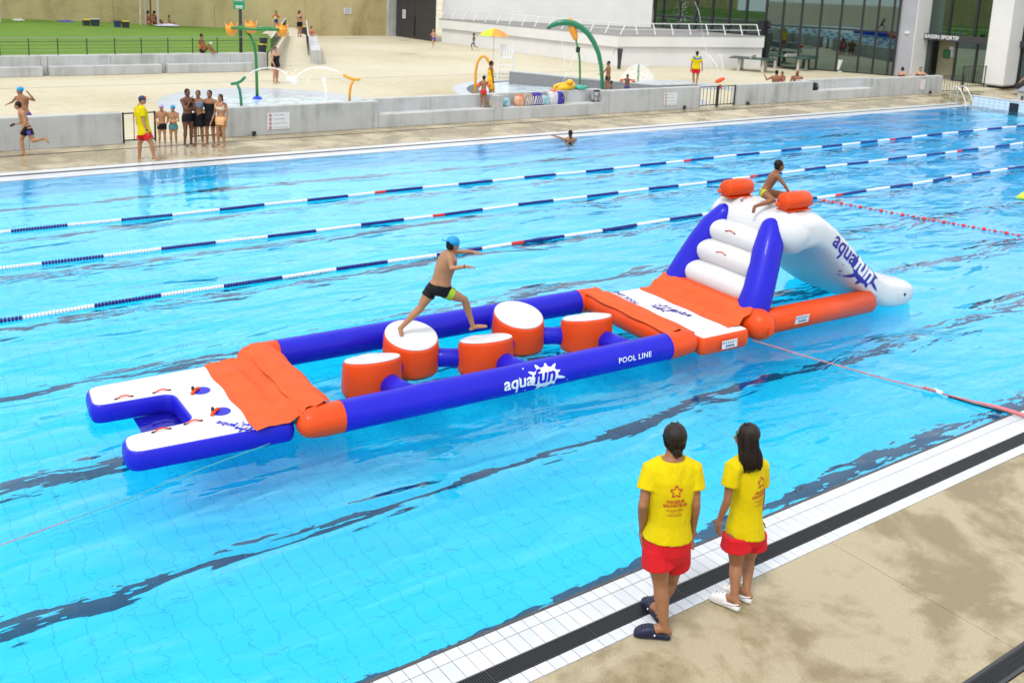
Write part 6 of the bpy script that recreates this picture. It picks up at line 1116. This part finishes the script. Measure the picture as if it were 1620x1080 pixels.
person('man with raised hand sitting behind the low wall, back turned', V((onY(1228, 125, 24.4).x, 24.4, .0)), 1.75, YAW+.1, sit(hl=('l', -.06, 0, .25), hr=('l', .06, 0, .25), nk=('l', 0, 0, .56), sl=('l', -.125, 0, .52), sr=('l', .125, 0, .52), hd=('l', .0, .02, .645), el=('l', -.26, -.02, .45), wl=('l', -.30, .04, .56), er=('l', .2, .0, .40), wr=('l', .2, .15, .36), kl=('l', -.07, .2, .26), kr=('l', .07, .2, .26), al=('l', -.07, .2, .04), ar=('l', .07, .2, .04), tl=('l', -.07, .3, .01), tr=('l', .07, .3, .01)), sk=4, vox=.02, build=1.2, clothes=[cl('swim_shorts', (.04, .05, .12), .44, .56, leg=.5)], hair=('short', M_hair))
person('small girl in pink behind the low wall beside the man', V((onY(1237, 125, 24.6).x, 24.6, .0)), 1.14, DA, {}, sk=4, headk=1.2, vox=.02, clothes=[cl('swimsuit', (.75, .18, .35), .44, .76)], hair=('short', M_hair))
bm2 = person('bald bearded man behind the low wall by the bench', V((onY(1261, 125, 24.4).x, 24.4, .0)), 1.75, DA-.5, sit(hl=('l', -.06, 0, .23), hr=('l', .06, 0, .23), nk=('l', 0, 0, .54), sl=('l', -.125, 0, .50), sr=('l', .125, 0, .50), hd=('l', .0, .02, .625), el=('l', -.16, .05, .38), wl=('l', -.02, .16, .38), er=('l', .16, .05, .38), wr=('l', .02, .16, .38), kl=('l', -.07, .2, .24), kr=('l', .07, .2, .24), al=('l', -.07, .2, .04), ar=('l', .07, .2, .04), tl=('l', -.07, .3, .01), tr=('l', .07, .3, .01)), sk=4, vox=.02, build=1.15, clothes=[cl('swim_shorts', (.04, .05, .12), .44, .56, leg=.5)]); MB().ell(bm2.hd+bm2.fw*.03*bm2.hs-bm2.up*.04*bm2.hs, (bm2.rt*.035*bm2.hs, bm2.fw*.026*bm2.hs, bm2.up*.026*bm2.hs), 12, 8).build('beard', M_hair, bm2.root, smooth=True)
STB = lambda **k: dict(sit(hl=('l', -.06, 0, .27), hr=('l', .06, 0, .27), nk=('l', 0, 0, .60), sl=('l', -.115, 0, .555), sr=('l', .115, 0, .555), hd=('l', .0, .02, .685), el=('l', -.16, .03, .42), wl=('l', -.05, .16, .42), er=('l', .16, .03, .42), wr=('l', .05, .16, .42), kl=('l', -.07, .2, .28), kr=('l', .07, .2, .28), al=('l', -.07, .2, .04), ar=('l', .07, .2, .04), tl=('l', -.07, .3, .01), tr=('l', .07, .3, .01)), **k)
person('woman with dark bun behind the wall raising one hand to the pillar', V((onY(1427, 115, 24.2).x, 24.2, 0)), 1.6, RTA+.4, STB(er=('l', .2, .1, .44), wr=('l', .2, .2, .58)), sk=1, vox=.022, build=1.15, clothes=[cl('bikini_top', M_bk, .66, .74, straps=True), cl('swim_bottom', M_bk, .44, .56, leg=.3)], hair=('top_bun', M_hair))
person('woman in black straps leaning an arm on the wall by the entrance', V((onY(1456, 113, 24.0).x, 24.0, 0)), 1.6, DA-.2, STB(el=('l', -.22, .1, .50), wl=('l', -.3, .16, .49)), sk=1, vox=.022, build=1.2, clothes=[cl('swimsuit', M_bk, .44, .76, straps=True)], hair=('short', M_hair))
# swimmer holding the far edge; person at the starting blocks
P = G(905, 222, 0); person('swimmer with lilac and black cap resting at the far pool edge', V((P.x, P.y+.1, -1.28)), 1.6, YAW+.1, dict(el=('l', -.2, .05, .83), wl=('l', -.36, .12, .86), er=('l', .14, .06, .72), wr=('l', .10, .2, .74)), sk=0, vox=.02, clothes=[cl('swimsuit', M_bk, .44, .76, straps=True)], hair=('tail', M_hair)); 
P = G(1640, 158); person('person in swimwear reaching out beside the starting block', P, 1.6, LT+.4, dict(el=(1624, 121), wl=(1614, 129), sl=(1630, 112)), sk=1, vox=.02, clothes=[cl('swim_shorts', M_bk, .44, .56, leg=.3)], hair=('short', M_hair))
# ---- turn every body into one continuous surface
bpy.context.view_layer.update(); dg = bpy.context.evaluated_depsgraph_get()
new = [(o, bpy.data.meshes.new_from_object(o.evaluated_get(dg))) for o in PEND]
for o, me in new: old = o.data; o.modifiers.clear(); o.data = me; me.polygons.foreach_set('use_smooth', [True]*len(me.polygons))
# ---- lettering on the two shirts
M_print = mat('shirt_print_red', (.55, .02, .02), .8)
def star2d(r):
    out = []; n = 60
    for rr in (1., .70):
        out.append([(r*rr*(.78+.22*cos(5*(2*pi*i/n)))*sin(2*pi*i/n), r*rr*(.78+.22*cos(5*(2*pi*i/n)))*cos(2*pi*i/n)) for i in range(n)])
    return out[0]+out[1], [(i, (i+1) % n, n+(i+1) % n, n+i) for i in range(n)]
for p, dx in ((p1, .0), (p2, .03)):
    o = p.cloth['tshirt']; bv = bvh_of(o); sx = (p.L['sr']-p.L['sl']); sx.z = 0; sx.normalize(); fwd = V((-sx.y, sx.x, 0)); c = lerp((p.L['hl']+p.L['hr'])/2, p.L['nk'], .62)+sx*dx
    def pr(t, y, k_=1.): decal('shirt_print', o, shift(t, 0, 0, k_), c+V((0, 0, y)), sx, V((0, 0, 1)), fwd, bv, M_print, .004, .012, .6)
    pr(star2d(.053), .085)
    for s, y, sz, bd in (('NAGEUR', -.008, .037, .001), ('SAUVETEUR', -.043, .037, .001), ('montpellier', -.080, .030, .0), ('méditerranée', -.098, .015, .0), ('métropole', -.122, .029, .0)): pr(text2d(s, sz, bd, 0, 'CENTER'), y)
